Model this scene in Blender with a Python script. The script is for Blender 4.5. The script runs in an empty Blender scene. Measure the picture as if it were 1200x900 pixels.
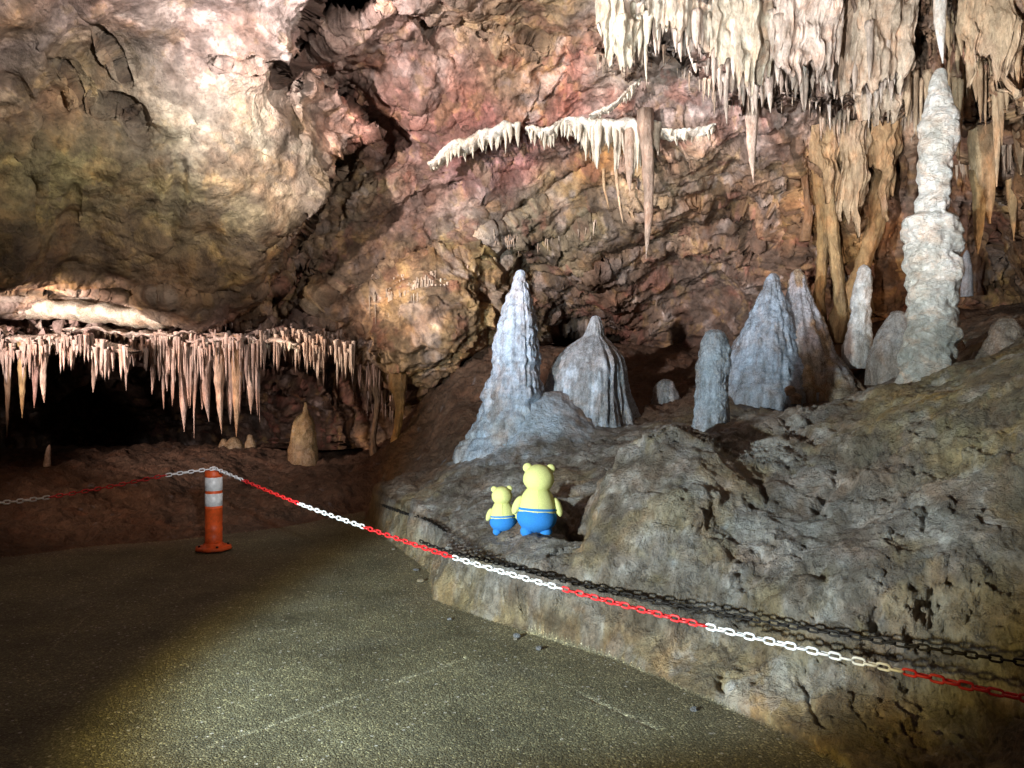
import bpy, math, random
import numpy as np
from mathutils import Vector, Matrix

random.seed(7)
RNG = np.random.default_rng(7)
S = bpy.context.scene
COL = S.collection

# ------------------------------------------------------------------ camera
CX, CY, F, CAMZ = 600.0, 450.0, 890.0, 1.5
cd = bpy.data.cameras.new('camera')
cam = bpy.data.objects.new('camera', cd); COL.objects.link(cam)
cd.sensor_width = 36.0; cd.lens = F / 1200.0 * 36.0
cd.clip_start = 0.05; cd.clip_end = 200
cam.location = (0, 0, CAMZ); cam.rotation_euler = (math.radians(90), 0, 0)
S.camera = cam
S.view_settings.view_transform = 'Standard'; S.view_settings.look = 'None'
S.view_settings.exposure = 0.0; S.view_settings.gamma = 1.0

# ------------------------------------------------------------------ world: faint warm stray light of the cave
W = bpy.data.worlds.new('World'); S.world = W; W.use_nodes = True
bg = W.node_tree.nodes['Background']
bg.inputs[0].default_value = (1.0, 0.70, 0.52, 1); bg.inputs[1].default_value = 0.055

# ------------------------------------------------------------------ lamps of the show cave and added fill spots (all stand outside the picture)
def P(px, py, Y):
    return np.array([(px - CX) / F * Y, Y, CAMZ - (py - CY) / F * Y])

def spot(name, loc, aim, watts, color, angle, blend, radius=0.06):
    l = bpy.data.lights.new(name, 'SPOT'); o = bpy.data.objects.new(name, l); COL.objects.link(o)
    l.energy = watts; l.color = color; l.spot_size = math.radians(angle); l.spot_blend = blend
    l.shadow_soft_size = radius
    o.location = loc
    d = Vector(aim) - Vector(loc)
    o.rotation_euler = d.to_track_quat('-Z', 'Y').to_euler()
    return o
spot('floodlight_path', (-3.0, 1.0, 1.22), (0.82, 5.63, 1.56), 2050, (0.66, 0.85, 1.0), 60, 0.28, 0.09)
spot('floodlight_path_halo', (-3.02, 0.98, 1.28), (0.82, 5.63, 1.50), 620, (1.0, 0.76, 0.24), 65, 0.22, 0.08)
spot('floodlight_ceiling', (1.0, 2.6, 3.5), P(275, 20, 6.8), 1950, (1.0, 0.95, 0.90), 62, 0.95, 0.10)
spot('floodlight_wall', (-3.3, 3.0, 3.0), P(650, 140, 9.0), 4300, (1.0, 0.90, 0.88), 66, 0.9, 0.06)
spot('floodlight_curtain', (0.2, 2.4, 2.0), P(990, 60, 7.5), 1250, (1.0, 0.92, 0.86), 58, 0.8, 0.06)
spot('fill_column', (0.3, 2.0, 0.95), (3.40, 6.0, 3.1), 900, (0.95, 0.98, 1.0), 25, 0.7, 0.05)  # added fill that whitens the column, no lamp of the cave
spot('lamp_stalactites', (-5.3, 6.0, 1.75), P(180, 398, 9.3), 900, (1.0, 0.80, 0.73), 64, 0.7, 0.06)
spot('lamp_niche', (-4.9, 6.2, 1.2), P(490, 372, 9.7), 1300, (1.0, 0.82, 0.64), 20, 0.8, 0.05)
spot('fill_mud', (-5.6, 4.6, 2.2), (-3.2, 9.6, 0.5), 420, (1.0, 0.66, 0.48), 52, 0.9, 0.10)  # warm spot added to brighten the mud
spot('fill_post', (0.3, 0.4, 2.2), (-2.75, 8.2, 0.62), 1150, (0.95, 0.97, 1.0), 17, 0.9, 0.06)  # narrow fill added to light the post, no known lamp
spot('fill_pillars', (5.2, 4.4, 3.0), P(1060, 280, 9.0), 240, (1.0, 0.72, 0.48), 60, 0.9, 0.10)  # added warm fill for the pillars, not a known source

# ------------------------------------------------------------------ noise in numpy
_perm = RNG.permutation(256).astype(np.int32); _perm = np.concatenate([_perm, _perm, _perm])
_g = RNG.normal(size=(256, 3)); _g /= np.linalg.norm(_g, axis=1)[:, None]; _g = _g.astype(np.float32)
def perlin(p):
    p = np.asarray(p, dtype=np.float32)
    i = np.floor(p).astype(np.int32); f = p - i; i &= 255
    u = f * f * f * (f * (f * 6 - 15) + 10)
    out = 0
    for dx in (0, 1):
        wx = u[:, 0] if dx else 1 - u[:, 0]
        a = _perm[(i[:, 0] + dx) & 255]
        for dy in (0, 1):
            wy = u[:, 1] if dy else 1 - u[:, 1]
            b = _perm[a + ((i[:, 1] + dy) & 255)]
            for dz in (0, 1):
                wz = u[:, 2] if dz else 1 - u[:, 2]
                h = _perm[b + ((i[:, 2] + dz) & 255)] & 255
                g = _g[h]
                d = g[:, 0] * (f[:, 0] - dx) + g[:, 1] * (f[:, 1] - dy) + g[:, 2] * (f[:, 2] - dz)
                out = out + wx * wy * wz * d
    return out * 1.5
def fbm(p, s, octv=4, gain=0.5, off=0.0):
    out = 0; a = 1.0; q = np.asarray(p, dtype=np.float32) * s + off
    for k in range(octv):
        out = out + a * perlin(q + 17.3 * k); a *= gain; q = q * 2.03
    return out
def ridged(p, s, octv=4, gain=0.5, off=0.0):
    out = 0; a = 1.0; q = np.asarray(p, dtype=np.float32) * s + off
    for k in range(octv):
        out = out + a * (1 - 2 * np.abs(perlin(q + 11.7 * k))); a *= gain; q = q * 2.07
    return out
_jit = RNG.random((256, 3)).astype(np.float32)
def worley(p, s, off=0.0):
    q = np.asarray(p, dtype=np.float32) * s + off
    i = np.floor(q).astype(np.int32); f = q - i
    d1 = np.full(len(q), 9.0, np.float32); d2 = d1.copy(); idn = np.zeros(len(q), np.int32); dv = np.zeros((len(q), 3), np.float32)
    for dx in (-1, 0, 1):
        for dy in (-1, 0, 1):
            for dz in (-1, 0, 1):
                h = _perm[_perm[_perm[(i[:, 0] + dx) & 255] + ((i[:, 1] + dy) & 255)] + ((i[:, 2] + dz) & 255)] & 255
                j = _jit[h]
                e = np.stack([dx + j[:, 0] - f[:, 0], dy + j[:, 1] - f[:, 1], dz + j[:, 2] - f[:, 2]], 1); d = (e * e).sum(1)
                nearer = d < d1
                d2 = np.where(nearer, d1, np.minimum(d2, d)); d1 = np.where(nearer, d, d1); idn = np.where(nearer, h, idn); dv = np.where(nearer[:, None], e, dv)
    return np.sqrt(d1), np.sqrt(d2), idn, dv
def facets(p, s, off=0.0):
    """broken angular rock: every cell is a plane of its own tilt, about -1..1"""
    d1, d2, h, dv = worley(p, s, off)
    return (dv * _g[h]).sum(1) * 1.3 + (_jit[h][:, 0] - .5) * .9, d2 - d1, h
def sstep(a, b, x):
    t = np.clip((x - a) / (b - a), 0, 1); return t * t * (3 - 2 * t)

# ------------------------------------------------------------------ small geometry helpers
def rbf_fit(pts, vals, lam):
    pts = np.asarray(pts, float); vals = np.asarray(vals, float); n = len(pts)
    r = np.linalg.norm(pts[:, None] - pts[None], axis=2)
    K = np.where(r > 0, r * r * np.log(r + 1e-9), 0) + lam * np.eye(n)
    Q = np.hstack([np.ones((n, 1)), pts])
    A = np.vstack([np.hstack([K, Q]), np.hstack([Q.T, np.zeros((3, 3))])])
    w = np.linalg.solve(A, np.concatenate([vals, np.zeros(3)]))
    def ev(q):
        q = np.asarray(q, float); out = np.zeros(len(q))
        for k in range(0, len(q), 60000):
            c = q[k:k + 60000]
            r2 = ((c[:, None] - pts[None]) ** 2).sum(2)
            out[k:k + 60000] = (0.5 * r2 * np.log(r2 + 1e-12)) @ w[:n] + w[n] + c @ w[n + 1:]
        return out
    return ev
def poly_dist(q, line):
    """distance from points q (n,2) to a polyline; also the position along it 0..1"""
    line = np.asarray(line, float); best = np.full(len(q), 1e9); tt = np.zeros(len(q))
    L = np.concatenate([[0], np.cumsum(np.linalg.norm(np.diff(line, axis=0), axis=1))])
    for k in range(len(line) - 1):
        a, b = line[k], line[k + 1]; ab = b - a
        t = np.clip(((q - a) @ ab) / max(ab @ ab, 1e-9), 0, 1)
        d = np.hypot(*(q - a - t[:, None] * ab).T)
        m = d < best; best = np.where(m, d, best); tt = np.where(m, (L[k] + t * (L[k + 1] - L[k])) / L[-1], tt)
    return best, tt
def inside(q, poly):
    poly = np.asarray(poly, float); r = np.zeros(len(q), bool); j = len(poly) - 1
    for i in range(len(poly)):
        xi, yi = poly[i]; xj, yj = poly[j]
        c = ((yi > q[:, 1]) != (yj > q[:, 1])) & (q[:, 0] < (xj - xi) * (q[:, 1] - yi) / (yj - yi + 1e-12) + xi)
        r ^= c; j = i
    return r

def mesh_np(name, v, f, mat, col=None, parent=None, smooth=True, link=True):
    v = np.ascontiguousarray(v, dtype=np.float32); f = np.ascontiguousarray(f, dtype=np.int32)
    me = bpy.data.meshes.new(name); n, k = f.shape
    me.vertices.add(len(v)); me.vertices.foreach_set('co', v.ravel())
    me.loops.add(n * k); me.loops.foreach_set('vertex_index', f.ravel())
    me.polygons.add(n); me.polygons.foreach_set('loop_start', np.arange(0, n * k, k, dtype=np.int32))
    if smooth: me.polygons.foreach_set('use_smooth', np.ones(n, dtype=bool))
    me.update(calc_edges=True)
    if col is not None:
        a = me.color_attributes.new('Col', 'FLOAT_COLOR', 'POINT')
        c = np.ones((len(v), 4), np.float32); c[:, :3] = col
        a.data.foreach_set('color', c.ravel())
    me.materials.append(mat)
    if not link: return me
    o = bpy.data.objects.new(name, me); COL.objects.link(o)
    if parent is not None: o.parent = parent
    return o
def grid_faces(nr, nc, wrap=False):
    r = np.arange(nr - 1)[:, None]; c = np.arange(nc if wrap else nc - 1)[None]
    c2 = (c + 1) % nc
    return np.stack([(r * nc + c), (r * nc + c2), ((r + 1) * nc + c2), ((r + 1) * nc + c)], -1).reshape(-1, 4)
def grid_normals(g):
    du = np.gradient(g, axis=1); dv = np.gradient(g, axis=0)
    n = np.cross(du, dv); return n / (np.linalg.norm(n, axis=2, keepdims=True) + 1e-9)
def tag(o, label=None, cat=None, group=None, kind=None):
    if label: o['label'] = label
    if cat: o['category'] = cat
    if group: o['group'] = group
    if kind: o['kind'] = kind
    return o
def empty(name, loc, label, cat, group=None):
    o = bpy.data.objects.new(name, None); COL.objects.link(o); o.location = loc; o.empty_display_size = 0.1
    return tag(o, label, cat, group)

# ------------------------------------------------------------------ materials
def new_mat(name):
    m = bpy.data.materials.new(name); m.use_nodes = True
    nt = m.node_tree; b = nt.nodes['Principled BSDF']
    return m, nt, b
def N(nt, t, **kw):
    n = nt.nodes.new(t)
    for k, v in kw.items():
        if k.startswith('i_'): n.inputs[k[2:].replace('_', ' ')].default_value = v
        else: setattr(n, k, v)
    return n
def ramp(nt, src, stops):
    r = nt.nodes.new('ShaderNodeValToRGB'); nt.links.new(src, r.inputs[0])
    e = r.color_ramp.elements
    while len(e) < len(stops): e.new(0.5)
    for k, (p, c) in enumerate(stops):
        e[k].position = p; e[k].color = (*c, 1) if len(c) == 3 else c
    return r.outputs[0]
def mixc(nt, fac, a, b, mode='MIX'):
    m = nt.nodes.new('ShaderNodeMix'); m.data_type = 'RGBA'; m.blend_type = mode
    for sock, v in ((m.inputs[0], fac), (m.inputs[6], a), (m.inputs[7], b)):
        if hasattr(v, 'links') or isinstance(v, bpy.types.NodeSocket): nt.links.new(v, sock)
        elif isinstance(v, (int, float)): sock.default_value = v
        else: sock.default_value = (*v, 1)
    return m.outputs[2]
def rock_mat(name, rough=0.72, bump=0.6, scale=1.0, var=0.55, spec=0.4, stretch=(1, 1, 1), vein=0.5, dist=0.03, streak=0.0):
    """stone: vertex colour for the mineral zones and painted shade, noise for grain, veins and specks, bump for fine relief"""
    m, nt, b = new_mat(name); L = nt.links.new
    at = N(nt, 'ShaderNodeAttribute', attribute_name='Col')
    tc = N(nt, 'ShaderNodeTexCoord'); mp = N(nt, 'ShaderNodeMapping'); mp.inputs['Scale'].default_value = stretch
    L(tc.outputs['Object'], mp.inputs[0]); co = mp.outputs[0]
    n1 = N(nt, 'ShaderNodeTexNoise', i_Scale=5.5 * scale, i_Detail=9.0, i_Roughness=0.72, i_Distortion=0.15); L(co, n1.inputs['Vector'])
    n2 = N(nt, 'ShaderNodeTexNoise', i_Scale=27.0 * scale, i_Detail=7.0, i_Roughness=0.7); L(co, n2.inputs['Vector'])
    n3 = N(nt, 'ShaderNodeTexNoise', i_Scale=2.1 * scale, i_Detail=6.0, i_Roughness=0.62, i_Distortion=0.5); L(co, n3.inputs['Vector'])
    nk = N(nt, 'ShaderNodeTexNoise', i_Scale=3.4 * scale, i_Detail=8.0, i_Roughness=0.64, i_Distortion=0.25); L(co, nk.inputs['Vector'])
    k1 = N(nt, 'ShaderNodeMath', operation='SUBTRACT'); k1.inputs[1].default_value = 0.5; L(nk.outputs['Fac'], k1.inputs[0])
    k2 = N(nt, 'ShaderNodeMath', operation='ABSOLUTE'); L(k1.outputs[0], k2.inputs[0])
    lo, hi = 1 - var, 1 + var * 0.75
    c = mixc(nt, 1.0, at.outputs['Color'], ramp(nt, n1.outputs['Fac'], [(0.30, (lo, lo * .94, lo * .88)), (0.52, (1, 1, 1)), (0.72, (hi, hi, hi * 1.02))]), 'MULTIPLY')
    c = mixc(nt, 1.0, c, ramp(nt, n2.outputs['Fac'], [(0.32, (1 - var * .7,) * 3), (0.5, (1, 1, 1)), (0.7, (1 + var * .4,) * 3)]), 'MULTIPLY')
    c = mixc(nt, 1.0, c, ramp(nt, n3.outputs['Color'], [(0.35, (1.14, .94, .82)), (0.5, (1, 1, 1)), (0.65, (.93, 1.0, 1.02))]), 'MULTIPLY')
    cr = ramp(nt, k2.outputs[0], [(0.0, (1 - vein,) * 3), (0.018, (1, 1, 1))])
    c = mixc(nt, ramp(nt, n1.outputs['Color'], [(0.45, (0, 0, 0)), (0.58, (1, 1, 1))]), c, mixc(nt, 1.0, c, cr, 'MULTIPLY'))
    if streak:
        ms = N(nt, 'ShaderNodeMapping'); ms.inputs['Scale'].default_value = (1, 1, .13); L(tc.outputs['Object'], ms.inputs[0])
        ns_ = N(nt, 'ShaderNodeTexNoise', i_Scale=14.0, i_Detail=8.0, i_Roughness=0.7); L(ms.outputs[0], ns_.inputs['Vector'])
        c = mixc(nt, 1.0, c, ramp(nt, ns_.outputs['Fac'], [(0.34, (1 - streak, (1 - streak) * .95, (1 - streak) * .9)), (0.5, (1, 1, 1)), (0.68, (1 + .5 * streak,) * 3)]), 'MULTIPLY')
    L(c, b.inputs['Base Color'])
    b.inputs['Specular IOR Level'].default_value = spec
    L(ramp(nt, n2.outputs['Fac'], [(0.3, (rough - .16,) * 3), (0.7, (rough + .14,) * 3)]), b.inputs['Roughness'])
    h1 = N(nt, 'ShaderNodeMath', operation='MULTIPLY_ADD'); h1.inputs[1].default_value = 0.5
    L(n2.outputs['Fac'], h1.inputs[0]); L(n1.outputs['Fac'], h1.inputs[2])
    h2 = N(nt, 'ShaderNodeMath', operation='MULTIPLY_ADD'); h2.inputs[1].default_value = 0.22
    L(ramp(nt, k2.outputs[0], [(0, (0, 0, 0)), (0.05, (1, 1, 1))]), h2.inputs[0]); L(h1.outputs[0], h2.inputs[2])
    bp = N(nt, 'ShaderNodeBump', i_Strength=bump, i_Distance=dist * 2); L(h2.outputs[0], bp.inputs['Height'])
    L(bp.outputs[0], b.inputs['Normal'])
    return m
M_wall = rock_mat('cave_rock', 0.60, 0.58, 1.0, 0.5, 0.35, dist=0.05)
M_out = rock_mat('clay_rock', 0.54, 0.85, 1.6, 0.46, 0.5, vein=0.45, dist=0.035)
M_mud = rock_mat('cave_mud', 0.75, 0.9, 1.5, 0.5, 0.3, dist=0.04)
M_calc = rock_mat('calcite', 0.26, 0.6, 2.6, 0.34, 0.6, (1, 1, .7), 0.3, dist=0.022, streak=.45)
M_stal = rock_mat('dripstone', 0.5, 0.7, 3.2, 0.40, 0.5, (1, 1, .45), 0.25, dist=0.02, streak=.35)
M_whitecol = rock_mat('white_dripstone', 0.55, 0.9, 2.8, 0.26, 0.4, (1, 1, 1.5), 0.3, dist=0.03, streak=.18)

def paving():
    m, nt, b = new_mat('worn_concrete_path'); L = nt.links.new
    at = N(nt, 'ShaderNodeAttribute', attribute_name='Col')
    tc = N(nt, 'ShaderNodeTexCoord'); co = tc.outputs['Object']
    n1 = N(nt, 'ShaderNodeTexNoise', i_Scale=1.7, i_Detail=7.0, i_Roughness=0.65); L(co, n1.inputs['Vector'])
    n2 = N(nt, 'ShaderNodeTexNoise', i_Scale=85.0, i_Detail=6.0, i_Roughness=0.78); L(co, n2.inputs['Vector'])
    vo = N(nt, 'ShaderNodeTexVoronoi', i_Scale=115.0); L(co, vo.inputs['Vector'])
    vo2 = N(nt, 'ShaderNodeTexVoronoi', i_Scale=34.0); L(co, vo2.inputs['Vector'])
    c = mixc(nt, 1.0, at.outputs['Color'], ramp(nt, n1.outputs['Fac'], [(0.3, (.55, .55, .52)), (0.5, (1, 1, 1)), (0.7, (1.3, 1.3, 1.25))]), 'MULTIPLY')
    c = mixc(nt, 1.0, c, ramp(nt, n2.outputs['Fac'], [(0.32, (.42, .42, .38)), (0.5, (1, 1, 1)), (0.68, (1.6, 1.6, 1.5))]), 'MULTIPLY')
    gr = N(nt, 'ShaderNodeSeparateColor'); L(vo.outputs['Color'], gr.inputs[0])
    c = mixc(nt, 1.0, c, ramp(nt, gr.outputs[0], [(0.0, (.55, .55, .52)), (0.7, (.98, .98, .95)), (0.9, (1.4, 1.4, 1.3)), (1.0, (2.6, 2.55, 2.4))]), 'MULTIPLY')
    gr2 = N(nt, 'ShaderNodeSeparateColor'); L(vo2.outputs['Color'], gr2.inputs[0])
    sp = N(nt, 'ShaderNodeMath', operation='LESS_THAN'); sp.inputs[1].default_value = 0.27; L(vo2.outputs['Distance'], sp.inputs[0])
    pk = N(nt, 'ShaderNodeMath', operation='GREATER_THAN'); pk.inputs[1].default_value = 0.90; L(gr2.outputs[1], pk.inputs[0])
    fc = N(nt, 'ShaderNodeMath', operation='MULTIPLY'); L(sp.outputs[0], fc.inputs[0]); L(pk.outputs[0], fc.inputs[1])
    c = mixc(nt, fc.outputs[0], c, (.40, .385, .33))
    L(c, b.inputs['Base Color']); b.inputs['Roughness'].default_value = 0.62; b.inputs['Specular IOR Level'].default_value = 0.4
    h = N(nt, 'ShaderNodeMath', operation='MULTIPLY_ADD'); h.inputs[1].default_value = -0.8
    L(vo.outputs['Distance'], h.inputs[0]); L(n2.outputs['Fac'], h.inputs[2])
    h2 = N(nt, 'ShaderNodeMath', operation='MULTIPLY_ADD'); h2.inputs[1].default_value = 0.8; L(fc.outputs[0], h2.inputs[0]); L(h.outputs[0], h2.inputs[2])
    bp = N(nt, 'ShaderNodeBump', i_Strength=0.8, i_Distance=0.010); L(h2.outputs[0], bp.inputs['Height']); L(bp.outputs[0], b.inputs['Normal'])
    return m
M_path = paving()
def plain(name, color, rough=0.5, spec=0.5, nscale=30, var=0.15, bump=0.15, dist=0.004, metallic=0.0):
    m, nt, b = new_mat(name); L = nt.links.new
    tc = N(nt, 'ShaderNodeTexCoord')
    n = N(nt, 'ShaderNodeTexNoise', i_Scale=float(nscale), i_Detail=6.0, i_Roughness=0.65); L(tc.outputs['Object'], n.inputs['Vector'])
    c = mixc(nt, 1.0, color, ramp(nt, n.outputs['Fac'], [(0.3, (1 - var,) * 3), (0.7, (1 + var,) * 3)]), 'MULTIPLY'); L(c, b.inputs['Base Color'])
    b.inputs['Roughness'].default_value = rough; b.inputs['Specular IOR Level'].default_value = spec; b.inputs['Metallic'].default_value = metallic
    bp = N(nt, 'ShaderNodeBump', i_Strength=bump, i_Distance=dist); L(n.outputs['Fac'], bp.inputs['Height']); L(bp.outputs[0], b.inputs['Normal'])
    return m
M_orange = plain('orange_plastic', (.72, .10, .018), 0.5, 0.45, 14, 0.42, 0.3)
M_band = plain('reflective_white_band', (.70, .71, .71), 0.4, 0.5, 22, 0.28)
M_red = plain('red_plastic', (.72, .025, .03), 0.4)
M_white = plain('white_plastic', (.80, .82, .84), 0.4)
M_black = plain('black_metal', (.012, .010, .009), 0.6, 0.25, 40, 0.4)
M_yel = plain('pale_yellow_plush', (.66, .68, .27), 0.95, 0.15, 160, 0.12, 0.5, 0.006)
M_blue = plain('blue_plush', (.035, .22, .62), 0.95, 0.15, 160, 0.14, 0.5, 0.006)
M_navy = plain('dark_navy_cloth', (.012, .014, .035), 0.9, 0.2, 120, 0.2)
M_water = plain('dark_pool_water', (.012, .009, .006), 0.05, 0.6, 3, 0.1, 0.05, 0.01)

# ------------------------------------------------------------------ terrain: one height function for path, mud, ledge and outcrop
FOOT = np.array([(-1.74, 8.95), (-1.62, 8.3), (-1.15, 7.2), (-.66, 6.05), (-.55, 5.28), (-.18, 4.86), (.20, 4.50), (.56, 4.15), (.99, 3.52), (1.27, 3.03), (1.55, 2.35), (1.9, 1.4), (2.2, 0.4)])
FAR = np.array([(-1.74, 8.95), (-2.38, 7.95), (-3.0, 7.4), (-3.79, 7.05), (-4.4, 6.55), (-6.0, 5.9), (-9, 5.2)])
PATHPOLY = np.vstack([FOOT[::-1], FAR[1:], [(-9, 0.3), (2.2, 0.3)]])
_tp = [  # (px, py, Y): points of the ground seen in the picture, each at its own distance
 (440,573,8.1),(500,562,7.9),(560,545,7.6),(640,530,7.6),(700,521,7.5),(600,512,8.3),(690,492,8.7),(480,590,7.0),(560,585,6.5),(640,570,6.3),(720,550,6.3),
 (515,650,5.4),(560,640,5.4),(600,634,5.15),(640,632,5.05),(700,640,4.85),(520,656,5.2),(600,668,4.75),(680,690,4.45),(640,600,5.6),(690,610,5.5),(700,580,5.9),
 (760,605,4.8),(800,525,5.3),(760,540,5.2),(850,545,5.1),(800,650,4.3),(850,600,4.6),(800,755,3.9),(725,620,4.95),(740,690,4.2),
 (850,511,5.7),(930,495,5.6),(1000,487,5.4),(1050,465,5.3),(1100,446,5.2),(1150,430,5.0),(1200,412,4.8),(1300,392,4.5),(1420,380,4.2),
 (835,506,6.2),(900,490,7.5),(1000,472,7.9),(870,462,8.2),(960,455,8.4),(1010,402,8.9),(1060,442,7.3),(1085,450,6.3),(740,478,8.8),(800,474,9.0),(760,440,10.2),(850,440,10),(1150,402,7.0),(1200,380,7.0),(1120,420,6.6),(1350,350,7),
 (1000,600,4.2),(1100,550,4.2),(1200,500,4.0),(1200,600,3.65),(1100,650,3.5),(1000,700,3.58),(1000,800,3.28),(1100,800,3.22),(1200,700,3.25),(1200,800,3.0),(1200,900,2.7),(900,700,3.95),(900,600,4.5),(900,780,3.52),(1400,700,2.9),(1400,900,2.45),(1050,870,2.98),
 (540,428,10.2),(480,500,10.0),(450,525,10.6),(520,470,9.7),(420,545,10.3),(470,540,9.3),(360,530,11.5),(280,525,12),(200,530,13),(100,535,12.5),(20,535,9.8),(0,545,9),(100,570,8.6),(200,580,8.8),(300,560,9.6),(380,575,9.2),(0,600,7.6),(-120,540,8.5),(-150,600,7.2),(200,533,15),(400,525,13),(600,430,12.5),(760,410,13),(1000,380,11),(1200,360,9.5)]
_q = np.array([P(*t) for t in _tp])
_fx = np.array([(x, y, z) for (x, y), z in zip(FOOT[1:], (.22, .24, .24, .25, .24, .24, .24, .22, .18, .15, .12, .1))])
_fr = np.array([(x, y, .03) for x, y in FAR[1:]])
_q = np.vstack([_q, _fx, _fr])
_terr = rbf_fit(_q[:, :2], _q[:, 2], 0.012)
def blob(x, y, cx, cy, rx, ry, h):
    return h * np.exp(-((x - cx) / rx) ** 2 - ((y - cy) / ry) ** 2)
def terrain(xy):
    """smooth height, distance inside the path (m), rock share"""
    x, y = xy[:, 0], xy[:, 1]
    z = _terr(xy)
    z = np.clip(z, 0.0, 2.6)
    # calcite apron round the tall stalagmite
    z += blob(x, y, .34, 7.85, .42, .38, .42) + blob(x, y, -.1, 7.6, .5, .3, .10) + blob(x, y, 2.95, 8.25, .5, .35, .16) + blob(x, y, .62, 8.1, .35, .3, .22)
    # the rounded boulder that bulges out of the outcrop, and the hollow at its left
    lx = x + .9 * (y - 5.05) ** 2
    z += .22 * sstep(.57, .70, lx) * (1 - sstep(.75, 1.7, x)) * (1 - sstep(5.2, 5.9, y)) * sstep(4.3, 4.7, y) - blob(x, y, .46, 5.42, .19, .34, .24)
    inp = inside(xy, PATHPOLY)
    dfoot, _ = poly_dist(xy, FOOT); dfar, _ = poly_dist(xy, FAR)
    d = np.minimum(dfoot, dfar)
    wd = .16 + .42 * sstep(.1, .7, x)
    steep = np.sqrt(np.clip(dfoot / wd, 0, 1)) * np.where(dfoot < wd, 1, 1) * sstep(0, 0.35, dfar)
    steep = np.where(x < .1, sstep(0.0, 0.16, dfoot) * sstep(0, .35, dfar), steep)
    z = np.where(inp, 0.0, z * steep)
    return z, np.where(inp, -d, d), dfoot, dfar
def hit(px, py, y0=2.6, y1=13.0, n=900):
    Y = np.linspace(y0, y1, n); pts = np.stack([(px - CX) / F * Y, Y], 1); z = terrain(pts)[0]
    ray = CAMZ - (py - CY) / F * Y
    k = np.argmax(ray <= z)
    return np.array([pts[k, 0], Y[k], z[k]])

tu = np.linspace(-1.02, 1.02, 1000)
ty = np.concatenate([np.linspace(0.5, 2.35, 26, endpoint=False), np.exp(np.linspace(math.log(2.35), math.log(15.5), 640))])
TU, TY = np.meshgrid(tu, ty); XY = np.stack([(TU * TY).ravel(), TY.ravel()], 1)
Z, dpath, dfoot, dfar = terrain(XY)
PT = np.column_stack([XY, Z])
g = PT.reshape(len(ty), len(tu), 3); nrm = grid_normals(g).reshape(-1, 3)
nrm *= np.sign(nrm[:, 2:3] + 1e-9)
slope = 1 - nrm[:, 2]
# rock or mud: the outcrop and ledge near the foot line are rock, the bank at the back is mud
rockish = sstep(-.25, .25, (XY[:, 0] + 1.75) + 0.22 * (8.9 - XY[:, 1]) + .25 * fbm(PT, .8, 3))
rockish *= 1 - sstep(7.4, 8.4, XY[:, 1] + .3 * fbm(PT, 1.1, 3, off=5))
off = dpath > 0
fade = sstep(-.02, 0.08, dpath) * (.55 + .45 * sstep(0, .3, dpath))
warp = np.stack([fbm(PT, 2.2, 4, off=k * 9.) for k in range(3)], 1)
f1, e1, _ = facets(PT * np.array([1, 1, 1.4]) + .16 * warp, 2.0, 1.5)
f2, e2, _ = facets(PT * np.array([1, 1, 1.2]) + .10 * warp, 5.2, 4.2)
f3, e3, _ = facets(PT + .05 * warp, 12., 7.2)
face = sstep(.08, .4, slope)
patch = sstep(-.25, .3, fbm(PT, 1.1, 3, off=31.))
big = fbm(PT, 1.3, 3) * .10 + f1 * .022 + f2 * .013 * patch + f3 * .006 * patch
lump = ridged(PT + .03 * warp, 4.2, 6, .62, 3.) * .013 * (.4 + .8 * patch) + fbm(PT, 5, 6, .6, 8.) * .022 - np.clip(fbm(PT, 16, 4, .6, 18.) - .2, 0, 1) * .045 * patch
kk = np.abs(fbm(PT + .05 * warp, 1.9, 4, .55, 2.)); kmask = sstep(.0, .35, fbm(PT, .9, 2, off=2.))
crack = -np.exp(-(kk / .018) ** 2) * .045 * kmask
flute = ridged((PT + .05 * warp) * np.array([1, 1, .5]), 4.0, 6, .60, 5.) * .034 * face
calm = 1 - .75 * np.clip(blob(XY[:, 0], XY[:, 1], .15, 7.75, .7, .5, 1.4), 0, 1)
dr = (big * .8 + lump + crack + flute) * rockish * calm
mudn = fbm(PT, 1.6, 4, .5, 20.) * .10 + ridged(PT, 3.2, 5, .55, 6.) * .035 + fbm(PT, 12, 3, .6, 2.) * .012
dm = mudn * (1 - rockish)
dsp = np.where(off, (dr + dm) * fade, fbm(PT, 1.2, 3) * .006 + fbm(PT, 9, 3, .6) * .0022)
PD = PT + nrm * dsp[:, None]
PD[off, 2] = np.maximum(PD[off, 2], -.02)

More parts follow.
